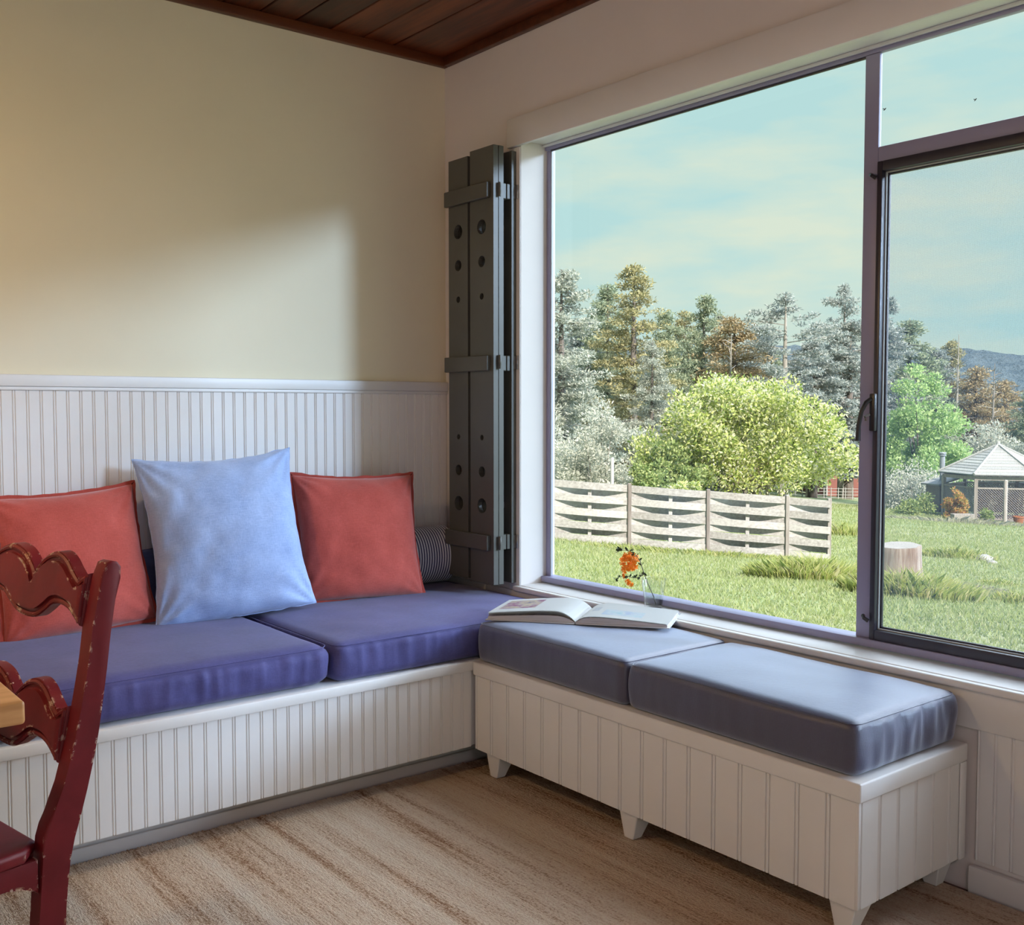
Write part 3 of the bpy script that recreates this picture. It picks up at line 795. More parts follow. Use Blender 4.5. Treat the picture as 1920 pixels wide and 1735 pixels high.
def sheet(sg, hf, off, mat, curl=0.0, w=1.0):
    b = MB(); bm = b.bm; A = []; B = []
    for s in ss:
        z = hf(s)*off+.0006+curl*(s/BW)**2
        A.append(bm.verts.new((sg*s*w, .004, z))); B.append(bm.verts.new((sg*s*w, BH-.004, z)))
    for i in range(len(ss)-1): bm.faces.new((A[i], A[i+1], B[i+1], B[i]))
    g = bmesh.ops.solidify(bm, geom=list(bm.faces), thickness=.0004)
    return b.build('page', mat, bk, True, world=False)
sheet(-1, lh, .72, 'paper', .001); sheet(-1, lh, .84, 'paper', .001); sheet(-1, lh, .93, 'paper', .0015); sheet(-1, lh, 1.0, 'page', .003)
sheet(1, rh, .95, 'paper', .0008); sheet(1, rh, 1.0, 'page', .001)
for sg in (-1, 1):
    a, c = sorted((sg*.002, sg*(BW+.004)))
    MB().box(a, c, -.002, BH+.002, 0, .003, .0008, 1).build('cover', 'block', bk, True, world=False)

# ================================================================== TUMBLER AND SPRIG
gl = Vector((.066, -1.128, .5228))
te = empty('drinking_glass', gl, 'clear tapered drinking glass with water on the window sill', 'glass')
g = MB().lathe([(0, 0), (.0290, 0), (.0305, .002), (.0325, .030), (.0420, .098), (.0428, .0995), (.0412, .0990), (.0312, .031), (.0290, .012), (0, .010)], gl, 40)
g.build('tumbler', 'tumbler', te, True)
MB().lathe([(0, .0105), (.0285, .0125), (.0308, .031), (.0318, .036), (0, .036)], gl, 40).build('water', 'water', te, True)
sp_org = gl+Vector((.004, -.006, .012))
sp = empty('flower_sprig', sp_org, 'orange flowering sprig with small dark leaves standing in the glass', 'flower')
def P3(px, py, dx=0): # a point in the plane of the sprig, parallel to the picture through the glass
    return unproj(px, py, 0, gl.x+dx)
stem_px = [(1231, 1136), (1226, 1120), (1218, 1102), (1211, 1085), (1205, 1068), (1200, 1052), (1193, 1042), (1183, 1035), (1172, 1032), (1163, 1033), (1155, 1037)]
stem = [P3(*p) for p in stem_px]; stem[0] = sp_org.copy()
MB().tube(stem, [.0017, .0017, .0016, .0016, .0016, .0015, .0013, .0010, .0008, .0006, .0004], 7).build('stem', 'stem', sp, True)
tw = [P3(1208, 1077), P3(1198, 1083), P3(1187, 1084), P3(1174, 1080), P3(1160, 1083), P3(1151, 1088)]
MB().tube(tw, [.0012, .001, .001, .0009, .0007, .0004], 6).build('twig', 'stem', sp, True)
rng = random.Random(11)
def leaf(p, d, l, w, mat, name):
    b = MB(); bm = b.bm; d = d.normalized(); s = d.cross(Vector((rng.uniform(-1, 1), rng.uniform(-1, 1), rng.uniform(-.3, 1)))).normalized(); n = d.cross(s)
    c = [p, p+d*l*.35+s*w*.5-n*w*.1, p+d*l*.72+s*w*.42, p+d*l, p+d*l*.72-s*w*.42, p+d*l*.35-s*w*.5-n*w*.1]; mid = p+d*l*.5+n*w*.2
    vs = [bm.verts.new(q) for q in c]; vm = bm.verts.new(mid)
    for i in range(6): bm.faces.new((vs[i], vs[(i+1) % 6], vm))
    return b.build(name, mat, sp, True)
def rv(): return Vector((rng.uniform(-1, 1), rng.uniform(-1, 1), rng.uniform(-1, 1)))
for i in range(3, 10):
    for k in range(5 if i > 5 else 3):
        t = rng.random(); p = stem[i].lerp(stem[i+1], t); leaf(p, rv()+Vector((0, 0, .3))-RT*.3*(i > 6), rng.uniform(.012, .021), rng.uniform(.006, .010), 'sprigleaf', 'leaf')
for i in range(5):
    for k in range(5): leaf(tw[i].lerp(tw[i+1], rng.random()), rv()-RT*.3, rng.uniform(.011, .018), rng.uniform(.006, .009), 'sprigleaf', 'leaf')
def blossom(p, s):
    b = MB(); bm = b.bm; ax = (rv()+Vector((-.3, -.5, .1))).normalized(); a = ax.orthogonal().normalized(); c = ax.cross(a)
    for k in range(5):
        t = k*2*math.pi/5; d = a*math.cos(t)+c*math.sin(t); e_ = ax.cross(d)
        q = [p, p+d*s*.55+e_*s*.32+ax*s*.15, p+d*s+ax*s*.32, p+d*s*.55-e_*s*.32+ax*s*.15]
        bm.faces.new([bm.verts.new(v) for v in q])
    bmesh.ops.create_icosphere(bm, subdivisions=1, radius=s*.2, matrix=Matrix.Translation(p+ax*s*.12))
    b.build('blossom', 'berry', sp, False)
for k in range(95):
    a = rng.uniform(0, 2*math.pi); r_ = math.sqrt(rng.random()); blossom(P3(1182+17*r_*math.cos(a), 1053+16*r_*math.sin(a), rng.uniform(-.018, .018)), rng.uniform(.0075, .0110))
for k in range(30):
    a = rng.uniform(0, 2*math.pi); r_ = math.sqrt(rng.random()); px_, py_ = rng.choice([(1172, 1078), (1177, 1092), (1182, 1094), (1170, 1071)])
    blossom(P3(px_+5*r_*math.cos(a), py_+5*r_*math.sin(a), rng.uniform(-.01, .01)), rng.uniform(.006, .009))

# ================================================================== CHAIR
ch = empty('ladderback_chair', (-2.2, -1.48, 0), 'chipped dark red painted wooden ladder-back chair at the table', 'chair')
right = [(-1.886, .917), (-1.889, .897), (-1.900, .858), (-1.910, .798), (-1.918, .739), (-1.926, .687), (-1.936, .628), (-1.946, .582), (-1.959, .532), (-1.971, .491), (-1.983, .454), (-1.992, .416), (-1.997, .377), (-2.001, .338), (-2.003, .30), (-2.000, .15), (-1.985, 0.0005)]
left = [(-1.914, .926), (-1.924, .903), (-1.933, .861), (-1.943, .815), (-1.950, .764), (-1.957, .725), (-1.967, .675), (-1.978, .629), (-1.988, .591), (-2.000, .55), (-2.014, .517), (-2.031, .486), (-2.038, .464), (-2.040, .428), (-2.043, .39), (-2.049, .315), (-2.046, .15), (-2.022, 0.0005)]
prof = left[::-1]+[(-1.904, .929), (-1.893, .926)]+right
YN = -1.700; PT = .036; YF = -1.180
for y0 in (YN, YF-PT):
    MB().prism(prof, 'y', y0, y0+PT, .005, seg=3).build('post', 'chair', ch, True)
def mirror(top, bot, cy):
    hw = top[-1][0]; sf = lambda t: .026*(1-t/hw)
    r_ = [(cy-t-sf(t), z) for t, z in top]; l_ = [(cy+t-sf(t), z) for t, z in top[1:]]
    rb_ = [(cy-t-sf(t), z) for t, z in bot]; lb_ = [(cy+t-sf(t), z) for t, z in bot[1:]]
    return l_[::-1]+r_+rb_[::-1]+lb_
CY = (YN+PT+YF-PT)/2+.0; HW = (YF-PT-YN-PT)/2
from math import cos, pi
def spline(pts, n=5):
    res = []
    for i in range(len(pts)-1):
        p0 = pts[max(i-1, 0)]; p1 = pts[i]; p2 = pts[i+1]; p3 = pts[min(i+2, len(pts)-1)]
        for k in range(n):
            t = k/n
            q = [0.5*((2*p1[j])+(-p0[j]+p2[j])*t+(2*p0[j]-5*p1[j]+4*p2[j]-p3[j])*t*t+(-p0[j]+3*p1[j]-3*p2[j]+p3[j])*t**3) for j in (0, 1)]
            res.append(tuple(q))
    res.append(pts[-1]); return res
def slat(dz, xs):
    top = [(0, .888), (.012, .905), (.04, .926), (.075, .934), (.105, .926), (.135, .906), (.158, .893), (.170, .899), (HW-.001, .905)]
    bot = [(0, .806), (.03, .809), (.055, .822), (.08, .838), (.11, .842), (.14, .836), (.165, .824), (HW-.001, .812)]
    top[:-1] = [(t*HW/.185, z) for t, z in top[:-1]]; bot[:-1] = [(t*HW/.185, z) for t, z in bot[:-1]]
    top = [(t, z+dz) for t, z in top]; bot = [(t, z+dz*1.02) for t, z in bot]
    zc = .87+dz
    T = spline(top, 4); B = spline(bot, 4)
    sh_ = lambda c: (c.x+.20*(c.z-zc), c.y, c.z)
    o = MB().prism(mirror(T, B, CY), 'x', xs, xs+.020, .004, seg=2).xf(sh_).build('slat', 'chair', ch, True)
    Ti = [(min(t*1.0, HW-.002), z-.017-.004*(t < .02)) for t, z in T]; Bi = [(t, z+.017) for t, z in B]
    ring = [(y_, z_) for y_, z_ in mirror([(min(t, HW-.006), z-.0065) for t, z in T], [(min(t, HW-.006), z+.0065) for t, z in B], CY)]
    ring = [p for i, p in enumerate(ring) if (Vector(p)-Vector(ring[i-1])).length > 1e-4]
    MB().loop_tube([(xs-.0005, y_, z_) for y_, z_ in ring], .0042, 6).xf(sh_).build('edge_bead', 'chair', o, True, root=ch)
    MB().prism(mirror(Ti, Bi, CY), 'x', xs-.008, xs+.002, .004, seg=2).xf(sh_).build('raised_panel', 'chair', o, True, root=ch)
slat(0, -1.936); slat(-.230, -1.981)
# seat, rails, legs
so = [(-2.035, YN+PT+.002), (-2.035, YF-PT-.002), (-2.07, YF+.002), (-2.25, YF+.022), (-2.43, YF+.030), (-2.455, YF+.01), (-2.455, YN-.01), (-2.43, YN-.030), (-2.25, YN-.022), (-2.07, YN-.002)]
MB().prism(so, 'z', .434, .458, .009, seg=3).build('seat', 'chair', ch, True)
arch = [(-2.046, .433), (-2.046, .372), (-2.056, .385), (-2.070, .392), (-2.10, .396), (-2.36, .396), (-2.39, .390), (-2.403, .375), (-2.403, .433)]
for y0 in (YN+.004, YF-.030): MB().prism(arch, 'y', y0, y0+.026, .003, seg=2).build('side_rail', 'chair', ch, True)
for y0 in (YN-.012, YF-.028):
    MB().prism([(-2.404, .433), (-2.442, .433), (-2.438, .2), (-2.434, .0005), (-2.410, .0005), (-2.408, .2)], 'y', y0, y0+.040, .004).build('leg', 'chair', ch, True)
box('front_rail', 'chair', ch, -2.438, -2.414, YN+.029, YF-.029, .372, .433, .004)
box('back_rail', 'chair', ch, -2.035, -2.012, YN+PT+.001, YF-PT-.001, .385, .433, .004)
for y0 in (YN+.006, YF-.026): box('stretcher', 'chair', ch, -2.405, -2.048, y0, y0+.020, .16, .188, .005)

# the chair stands turned a little towards the camera, about its near back post
_pv = Vector((-1.945, -1.700, 0)); _rm = Matrix.Rotation(R(11), 4, 'Z')
ch.location = _pv+_rm @ (Vector((-2.2, -1.48, 0))-_pv); ch.rotation_euler = (0, 0, R(11))

# ================================================================== TABLE
tb = empty('dining_table', (-2.8, -1.42, 0), 'light honey-coloured wooden table in the lower left corner', 'table')
MB().box(-3.55, -2.094, -1.862, -.98, .711, .748, .006, 3).build('table_top', 'table', tb, True)
for (xx, yy) in ((-2.196, -1.815), (-3.49, -1.815), (-2.196, -1.09), (-3.49, -1.09)): box('leg', 'table', tb, xx, xx+.062, yy, yy+.062, .0005, .7105, .005)
box('apron', 'table', tb, -3.42, -2.20, -1.795, -1.775, .63, .7105, .003); box('apron', 'table', tb, -3.42, -2.20, -1.065, -1.045, .63, .7105, .003)

# ================================================================== ADDED FILL LAMPS (out of the picture)
def emis(name, col, k):
    m, nt, b = newmat(name); setp(b, Base_Color=(*col, 1), Emission_Color=(*col, 1), Emission_Strength=k); return m
M['bulb_a'] = emis('fill_bulb', (1.0, .70, .36), 6.0); M['bulb_b'] = emis('fill_diffuser', (1.0, .78, .66), 3.0)
pl = Vector((-2.72, -1.22, 2.16))
pe = empty('fill_pendant', (pl.x, pl.y, CZ), 'added unseen pendant giving warm fill over the table, left of the picture', 'lamp')  # unseen pendant, added to supply warm light on the left wall
MB().tube([(pl.x, pl.y, CZ-.001), (pl.x, pl.y, pl.z+.10)], .004, 6).build('cord', 'black', pe)
MB().lathe([(.03, .12), (.05, .10), (.17, -.03), (.172, -.035), (.165, -.03), (.045, .095), (.03, .11)], pl, 28).build('shade', 'trim', pe, True)
MB().lathe([(0, .09), (.014, .085), (.030, .04), (.026, .015), (0, .005)], pl, 16).build('bulb', 'bulb_a', pe, True)
ld = bpy.data.lights.new('fill_pendant_light', 'POINT'); ld.energy = 30; ld.color = (1.0, .68, .32); ld.shadow_soft_size = .06
lo_ = bpy.data.objects.new('fill_pendant_light', ld); COL.objects.link(lo_); lo_.location = pl+Vector((0, 0, -.06))
cl_ = Vector((-2.75, -4.6, CZ))
ce = empty('fill_ceiling_lamp', cl_, 'added unseen round ceiling lamp giving warm fill behind the camera', 'lamp')  # unseen lamp, added as pinkish fill for the shaded fronts
MB().lathe([(0, 0), (.20, 0), (.20, -.03), (0, -.03)], cl_-Vector((0, 0, .004)), 28).build('base', 'trim', ce, True)
MB().lathe([(.18, -.034), (.17, -.06), (.12, -.085), (0, -.095)], cl_, 28).build('diffuser', 'bulb_b', ce, True)
ld = bpy.data.lights.new('fill_ceiling_light', 'POINT'); ld.energy = 29; ld.color = (1.0, .68, .76); ld.shadow_soft_size = .18
lo_ = bpy.data.objects.new('fill_ceiling_light', ld); COL.objects.link(lo_); lo_.location = cl_-Vector((0, 0, .32))

# ================================================================== OUTSIDE: GROUND
def terr(x, y):
    v = Vector((x, y, 0))-Vector((CAM.x, CAM.y, 0)); d = v.dot(FH); r = v.dot(RT)
    d2 = min(d, 110); r2 = max(-12, min(r, 45))
    z = 1.2-(2.435+(d2-18)*.0427+(r2-3.1)*.0635)
    return z
def terr_n(x, y):
    n = mnoise.noise(Vector((x*.25, y*.25, .3)))*.10+mnoise.noise(Vector((x*.9, y*.9, 5.3)))*.025
    return terr(x, y)+n
def at(px, d, up=0):
    """world point on the ground, d metres ahead of the camera at the bearing of picture column px"""
    p = Vector((CAM.x, CAM.y, 0))+FH*d+RT*(d*(px-960)/1959.0)
    return Vector((p.x, p.y, terr_n(p.x, p.y)+up))
def zrow(py, d): return 1.2-(py-765)/1959.0*d
ds = np.concatenate([np.arange(0, 30, .5), np.arange(30, 70, 1.5), np.arange(70, 420, 10)]); rs = np.concatenate([np.arange(-160, -20, 10), np.arange(-20, 30, .6), np.arange(30, 60, 2), np.arange(60, 260, 10)])
V = []
for d in ds:
    for r_ in rs:
        p = Vector((CAM.x, CAM.y, 0))+FH*float(d)+RT*float(r_)
        z = terr_n(p.x, p.y)
        if p.x < .3: z = min(z, -.45)
        V.append((p.x, p.y, z))
nr = len(rs); I = np.arange(len(ds)*nr).reshape(len(ds), nr)
F = np.stack([I[:-1, :-1].ravel(), I[:-1, 1:].ravel(), I[1:, 1:].ravel(), I[1:, :-1].ravel()], 1)
gm_ = np_mesh('ground', V, F, 'ground'); gm_.polygons.foreach_set('use_smooth', [True]*len(gm_.polygons))
go = bpy.data.objects.new('ground', gm_); COL.objects.link(go); struct(go)
# distant forested ridge
V = []; hs = []
nA, nB = 220, 14
for i in range(nA+1):
    t = -.65+1.75*i/nA
    for j in range(nB+1):
        d = 300+j*14
        r_ = t*380
        p = Vector((CAM.x, CAM.y, 0))+FH*d+RT*r_
        s = math.sin(min(1, j/(nB-3))*math.pi/2)
        top = 26-9*max(0, t-.40)+3*mnoise.noise(Vector((t*7, .5, 0)))
        z = -12+(top+12)*s+s*2.2*mnoise.noise(Vector((p.x*.06, p.y*.06, 0)))+s*1.6*abs(mnoise.noise(Vector((p.x*.25, p.y*.25, 0))))
        V.append((p.x, p.y, z))
I = np.arange((nA+1)*(nB+1)).reshape(nA+1, nB+1)
F = np.stack([I[:-1, :-1].ravel(), I[:-1, 1:].ravel(), I[1:, 1:].ravel(), I[1:, :-1].ravel()], 1)
hm = np_mesh('far_hill', V, F, 'hill'); ho = bpy.data.objects.new('far_hill', hm); COL.objects.link(ho); struct(ho)

# ------------------------------------------------------------------ grass
def quads(pos, dir_, side, l, w):
    """rhombic leaves: pos (n,3) base, dir/side unit (n,3), length, width"""
    n = len(pos); l = np.asarray(l).reshape(-1, 1); w = np.asarray(w).reshape(-1, 1)
    V = np.empty((n, 4, 3)); V[:, 0] = pos; V[:, 1] = pos+dir_*l*.5+side*w*.5; V[:, 2] = pos+dir_*l; V[:, 3] = pos+dir_*l*.5-side*w*.5
    F = np.arange(n*4).reshape(n, 4); return V.reshape(-1, 3), F
def unit(a): return a/np.maximum(np.linalg.norm(a, axis=1, keepdims=True), 1e-9)
nprng = np.random.default_rng(5)
def tris(pos, tip, side, w):
    n = len(pos); V = np.empty((n, 3, 3)); V[:, 0] = pos-side*w/2; V[:, 1] = pos+side*w/2; V[:, 2] = tip
    return V.reshape(-1, 3), np.arange(n*3).reshape(n, 3)
FHn, RTn = np.array(FH), np.array(RT); C0 = np.array((CAM.x, CAM.y, 0))
n = 270000
u = nprng.random(n); d = 6.5*(48/6.5)**(u**.8); a = np.where(nprng.random(n) < .62, nprng.uniform(-.03, .58, n), nprng.uniform(-.45, .95, n))
xy = C0+FHn*d[:, None]+RTn*(d*a)[:, None]
vterr = [terr_n(x_, y_) for x_, y_ in xy[:, :2]]
pos = np.column_stack([xy[:, :2], np.array(vterr)-.005])
ang = nprng.uniform(0, 2*np.pi, n); side = np.column_stack([np.cos(ang), np.sin(ang), np.zeros(n)])
hgt = nprng.uniform(.025, .06, n)*(1+d*.018)
tip = pos+np.column_stack([nprng.normal(0, .5, n)*hgt, nprng.normal(0, .5, n)*hgt, hgt])
V, F = tris(pos, tip, side, (nprng.uniform(.008, .014, n)*(1+d*.04))[:, None])
gmesh = np_mesh('lawn_grass', V, F, 'blade'); o = bpy.data.objects.new('lawn_grass', gmesh); COL.objects.link(o)
tag(o, 'short pale green grass of the lawn outside the window', 'grass', kind='stuff')

def tuft(name, lab, px, d, rx, ry, h, n, mat='tuft', group=None, lean=.5):
    c = at(px, d); e = empty(name, c, lab, 'grass', group); rg = np.random.default_rng(int(px))
    rr = np.sqrt(rg.random(n)); th = rg.uniform(0, 2*np.pi, n)
    off = RTn*(rr*np.cos(th)*rx)[:, None]+FHn*(rr*np.sin(th)*ry)[:, None]
    zz = np.array([terr_n(c.x+q[0], c.y+q[1]) for q in off])-c.z-.02
    p = np.column_stack([off[:, 0], off[:, 1], zz])
    hh = h*rg.uniform(.35, 1, n)*(1.1-rr*.6)
    ln = unit(off+rg.normal(0, .3, (n, 3)))*np.array([1, 1, 0])
    mid = p+np.column_stack([ln[:, 0]*hh*.2*lean, ln[:, 1]*hh*.2*lean, hh*.6]); tip_ = p+np.column_stack([ln[:, 0]*hh*lean, ln[:, 1]*hh*lean, hh*.9])
    an = rg.uniform(0, 2*np.pi, n); sd = np.column_stack([np.cos(an), np.sin(an), np.zeros(n)]); w = .009*(1+d*.03)
    V = np.empty((n, 5, 3)); V[:, 0] = p-sd*w/2; V[:, 1] = p+sd*w/2; V[:, 2] = mid+sd*w*.45; V[:, 3] = tip_; V[:, 4] = mid-sd*w*.45
    me = np_mesh('blades', V.reshape(-1, 3), np.arange(n*5).reshape(n, 5), mat)
    b_ = bpy.data.objects.new('blades', me); link(b_, e); b_['kind'] = 'stuff'
tuft('grass_clump', 'tall green grass clump on the lawn left of the window mullion', 1520, 13.6, .85, .35, .45, 3600)
tuft('grass_clump', 'tall green grass clump below and in front of the tree stump', 1715, 12.4, .85, .42, .44, 4200)
tuft('grass_clump', 'yellowish grass mound behind the stump beside pale stones', 1800, 19.5, .75, .4, .30, 1800)
tuft('grass_clump', 'small dark grass clump at the right edge of the window', 1915, 12.6, .30, .25, .24, 700)
tuft('grass_clump', 'low grass clump in the dry patch right of the stump', 1880, 15.2, .35, .25, .16, 600)
tuft('dry_grass_patch', 'patch of pale dry grass to the right of the stump', 1810, 14.0, .75, 1.1, .12, 2600, 'straw', lean=1.1)
tuft('dry_grass_patch', 'pale straw-coloured grass strip in front of the gazebo', 1800, 36, 2.6, 1.2, .35, 1500, 'straw', lean=.9)
tuft('grass_strip', 'rough yellow-green grass growing along the foot of the fence', 1330, 17.4, 2.3, .25, .16, 2400, 'tuft')
tuft('grass_strip', 'tall weeds beyond the right end of the woven fence', 1590, 24, .6, .4, .45, 700, 'tuft')
tuft('dry_grass_patch', 'tall pale reeds behind the left end of the fence', 1075, 25, .7, .5, 1.1, 1400, 'straw', lean=.25)

# ------------------------------------------------------------------ fence
A_, B_ = at(1034, 18.05), at(1557, 17.85)
fe = empty('woven_board_fence', ((A_.x+B_.x)/2, (A_.y+B_.y)/2, (A_.z+B_.z)/2), 'weathered grey woven board fence crossing the lawn', 'fence')
ORG[fe.name] = Vector(); fe.location = (0, 0, 0)
def fpt(px): 
    d = 18.05+(17.85-18.05)*(px-1034)/523
    p = at(px, d); p.z = A_.z+(B_.z-A_.z)*((px-1034)/523); return p
FHt = 1.035; main = [890, 1037, 1181, 1329, 1478, 1557]; midp = [963, 1106, 1258, 1403]
fn = -FH
fdir = (fpt(1557)-fpt(1034)).normalized()
def obox(center, u, v, w, hu, hv, hw, name, mat, parent):
    b = MB(); b.box(-hu, hu, -hv, hv, -hw, hw, .004, 1); Mx = Matrix((u, v, w)).transposed().to_4x4(); Mx.translation = center
    b.bm.transform(Mx); return b.build(name, mat, parent, False, world=False)
fu = Vector((fdir.x, fdir.y, 0)).normalized(); fv = Vector((fu.y, -fu.x, 0)); zz_ = Vector((0, 0, 1))
rng = random.Random(5)
for px in main: obox(fpt(px)+fv*.0+zz_*(FHt/2-.03), fu, fv, zz_, .030, .050, FHt/2+.06, 'post', 'fpost', fe)
for px in midp: obox(fpt(px)+zz_*(FHt/2-.05), fu, fv, zz_, .032, .022, FHt/2+.03, 'post', 'fence', fe)
nbd = 9; bh = FHt/nbd
for s in range(5):
    pa, pb = main[s], main[s+1]
    half = s == 4
    for k in range(nbd):
        b = MB(); bm = b.bm; sg = 1 if k % 2 == 0 else -1; m = 12; rows = []
        jz = rng.uniform(-.006, .006); th = .009
        for i in range(m+1):
            t = i/m; px = pa+(pb-pa)*t; c = fpt(px)
            bow = math.sin(t*math.pi) if not half else math.sin(t*math.pi/2)
            ofs = sg*.075*bow
            base = c+fv*ofs; z0 = base.z+k*bh+jz-.004; z1 = z0+bh*(1.06 if sg > 0 else 1.0)
            rows.append([bm.verts.new((base.x+fv.x*o_, base.y+fv.y*o_, z)) for o_, z in ((th, z0), (th, z1), (-th, z1), (-th, z0))])
        for i in range(m):
            for q in range(4): bm.faces.new((rows[i][q], rows[i][(q+1) % 4], rows[i+1][(q+1) % 4], rows[i+1][q]))
        bm.faces.new(rows[0]); bm.faces.new(rows[-1][::-1])
        b.build('board', 'fence', fe, False, world=False)

# ------------------------------------------------------------------ stump and stones
def blob(c, rx, ry, rz, seed, sub=3, amp=.18):
    b = MB(); bmesh.ops.create_icosphere(b.bm, subdivisions=sub, radius=1)
    for v in b.bm.verts:
        n_ = mnoise.noise(v.co*1.6+Vector((seed, 0, 0)))*amp+mnoise.noise(v.co*4+Vector((seed, 3, 0)))*amp*.4
        q = v.co*(1+n_); v.co = Vector((q.x*rx, q.y*ry, q.z*rz))+Vector(c)
    return b
sc_ = at(1690, 14.9); st = empty('tree_stump', sc_, 'cut pale tree stump standing on the lawn behind the right window sash', 'stump')
b = MB(); bm = b.bm; n = 28; rings = []
for j, (z, r_) in enumerate(((-.06, .345), (.05, .325), (.2, .300), (.36, .292), (.47, .290), (.485, .282))):
    ring = []
    for k in range(n):
        a = k*2*math.pi/n; rr = r_*(1+.07*mnoise.noise(Vector((math.cos(a)*2.2, math.sin(a)*2.2, z*.8)))+.035*math.cos(a*7))
        ring.append(bm.verts.new(sc_+Vector((rr*math.cos(a), rr*math.sin(a), z+(.02*math.cos(a) if j > 3 else 0)))))
    rings.append(ring)
for i in range(len(rings)-1):
    for k in range(n): bm.faces.new((rings[i][k], rings[i][(k+1) % n], rings[i+1][(k+1) % n], rings[i+1][k]))
topring = [v.co.copy() for v in rings[-1]]
b.build('trunk', 'stump', st, 'all')
b = MB(); c_ = b.bm.verts.new(sc_+Vector((0, 0, .480))); vs = [b.bm.verts.new(p+Vector((0, 0, .001))) for p in topring]
for k in range(n): b.bm.faces.new((vs[k], vs[(k+1) % n], c_))
b.build('cut_top', 'stumptop', st)
for i, (px, d_, s_, lab) in enumerate(((1782, 20.2, .15, 'pale stone at the left of the yellowish grass mound'), (1768, 20.6, .10, 'small pale stone left of the grass mound'), (1850, 19.3, .16, 'flat pale stone at the right of the grass mound'), (1866, 18.6, .09, 'small pale stone right of the flat stone'))):
    p = at(px, d_); o = blob(p+Vector((0, 0, s_*.2)), s_*1.3, s_, s_*.55, i*3.1, 2).build('stone', 'rock', None, True); tag(o, lab, 'stone')

# ------------------------------------------------------------------ trees
def scatter(cl, n, l, w, rg, out=.6, up=.2, shell=.55):
    """cl: (k,6) clumps centre+radii -> leaf quads"""
    cl = np.asarray(cl, float); vol = (cl[:, 3]*cl[:, 4]*cl[:, 5])**.6; idx = rg.choice(len(cl), n, p=vol/vol.sum())
    dr = unit(rg.normal(0, 1, (n, 3))); rad = shell+(1-shell)*rg.random((n, 1))**.5
    pos = cl[idx, :3]+dr*cl[idx, 3:]*rad
    dirv = unit(dr*out+rg.normal(0, .6, (n, 3))+np.array([0, 0, up])); side = unit(np.cross(dirv, rg.normal(0, 1, (n, 3))))
    return quads(pos, dirv, side, l*rg.uniform(.6, 1.3, n), w*rg.uniform(.6, 1.3, n))
TM = {}
def conifer_mesh(key, h, rmax, n, mat, seed, style):
    rg = np.random.default_rng(seed); cl = []; br = MB()
    zlo = {'full': .04, 'sparse': .50, 'shelf': .12}[style]
    nb_ = {'full': 120, 'sparse': 34, 'shelf': 85}[style]
    for i in range(nb_):
        t = zlo+(1-zlo)*(i+rg.random())/nb_*.985
        z = t*h
        env = min(1, (1-t)*1.35)**.70 if style != 'sparse' else math.sin(min(1, (t-zlo)/(1-zlo)*.8+.25)*math.pi)**.7
        if style == 'shelf': env = (1-t)**.6
        L_ = rmax*env*rg.uniform(.55, 1.15)+.15
        a = rg.uniform(0, 2*math.pi); ca, sa = math.cos(a), math.sin(a)
        lift = rg.uniform(-.10, .22)
        if i % 2 == 0: br.tube([(0, 0, z), (ca*L_*.5, sa*L_*.5, z+L_*.5*lift+.02*L_), (ca*L_*.93, sa*L_*.93, z+L_*lift)], [.05*(1-t)+.02, .025, .008], 5, False)
        k = max(2, int(L_/.38))
        for q in range(k):
            s_ = (q+1)/k
            if s_ < .3 and style != 'full': continue
            rr = .16+.20*rg.random()*(1.1-s_*.3)
            cl.append((ca*L_*s_+rg.normal(0, .10), sa*L_*s_+rg.normal(0, .10), z+L_*s_*lift+rg.normal(0, .06), rr*1.25, rr*1.25, rr*(.5 if style != 'full' else .75)))
    cl.append((0, 0, h*.985, .10, .10, .30)); cl.append((0, 0, h*.95, .18, .18, .25))
    V, F = scatter(cl, int(n*1.9), .21, .068, rg, .5, .25, .3)
    lm = np_mesh('needles', V, F, mat)
    br.tube([(0, 0, -.3), (0, 0, h*.5), (0, 0, h)], [.022*h, .013*h, .02], 8)
    tm = br.mesh('trunk', True); tm.materials.append(M['bark' if style == 'sparse' else 'barkd'])
    TM[key] = (h, lm, tm)
conifer_mesh('silver', 13.0, 3.0, 17000, 'f_silver', 1, 'full')
conifer_mesh('gold', 14.0, 2.7, 16000, 'f_gold', 2, 'full')
conifer_mesh('green', 12.5, 2.5, 15000, 'f_green', 3, 'full')
conifer_mesh('brown', 10.5, 2.5, 13000, 'f_brown', 4, 'full')
conifer_mesh('grey', 12.0, 2.6, 13000, 'f_blue', 6, 'shelf')
conifer_mesh('umbrella', 12.5, 2.7, 4200, 'f_blue', 7, 'sparse')
def put_tree(key, px, d, top_py, lab, wide=1.0, rot=0.0, group='conifers of the wood behind the garden', name='conifer'):
    h, lm, tm = TM[key]; p = at(px, d); H_ = zrow(top_py, d)-p.z; s = H_/h
    e = empty(name, p, lab, 'tree', group); e.rotation_euler = (0, 0, rot)
    for nm, me in (('needles', lm), ('trunk', tm)):
        o = bpy.data.objects.new(nm, me); link(o, e); o.scale = (s*wide*1.3, s*wide*1.3, s)
    return e
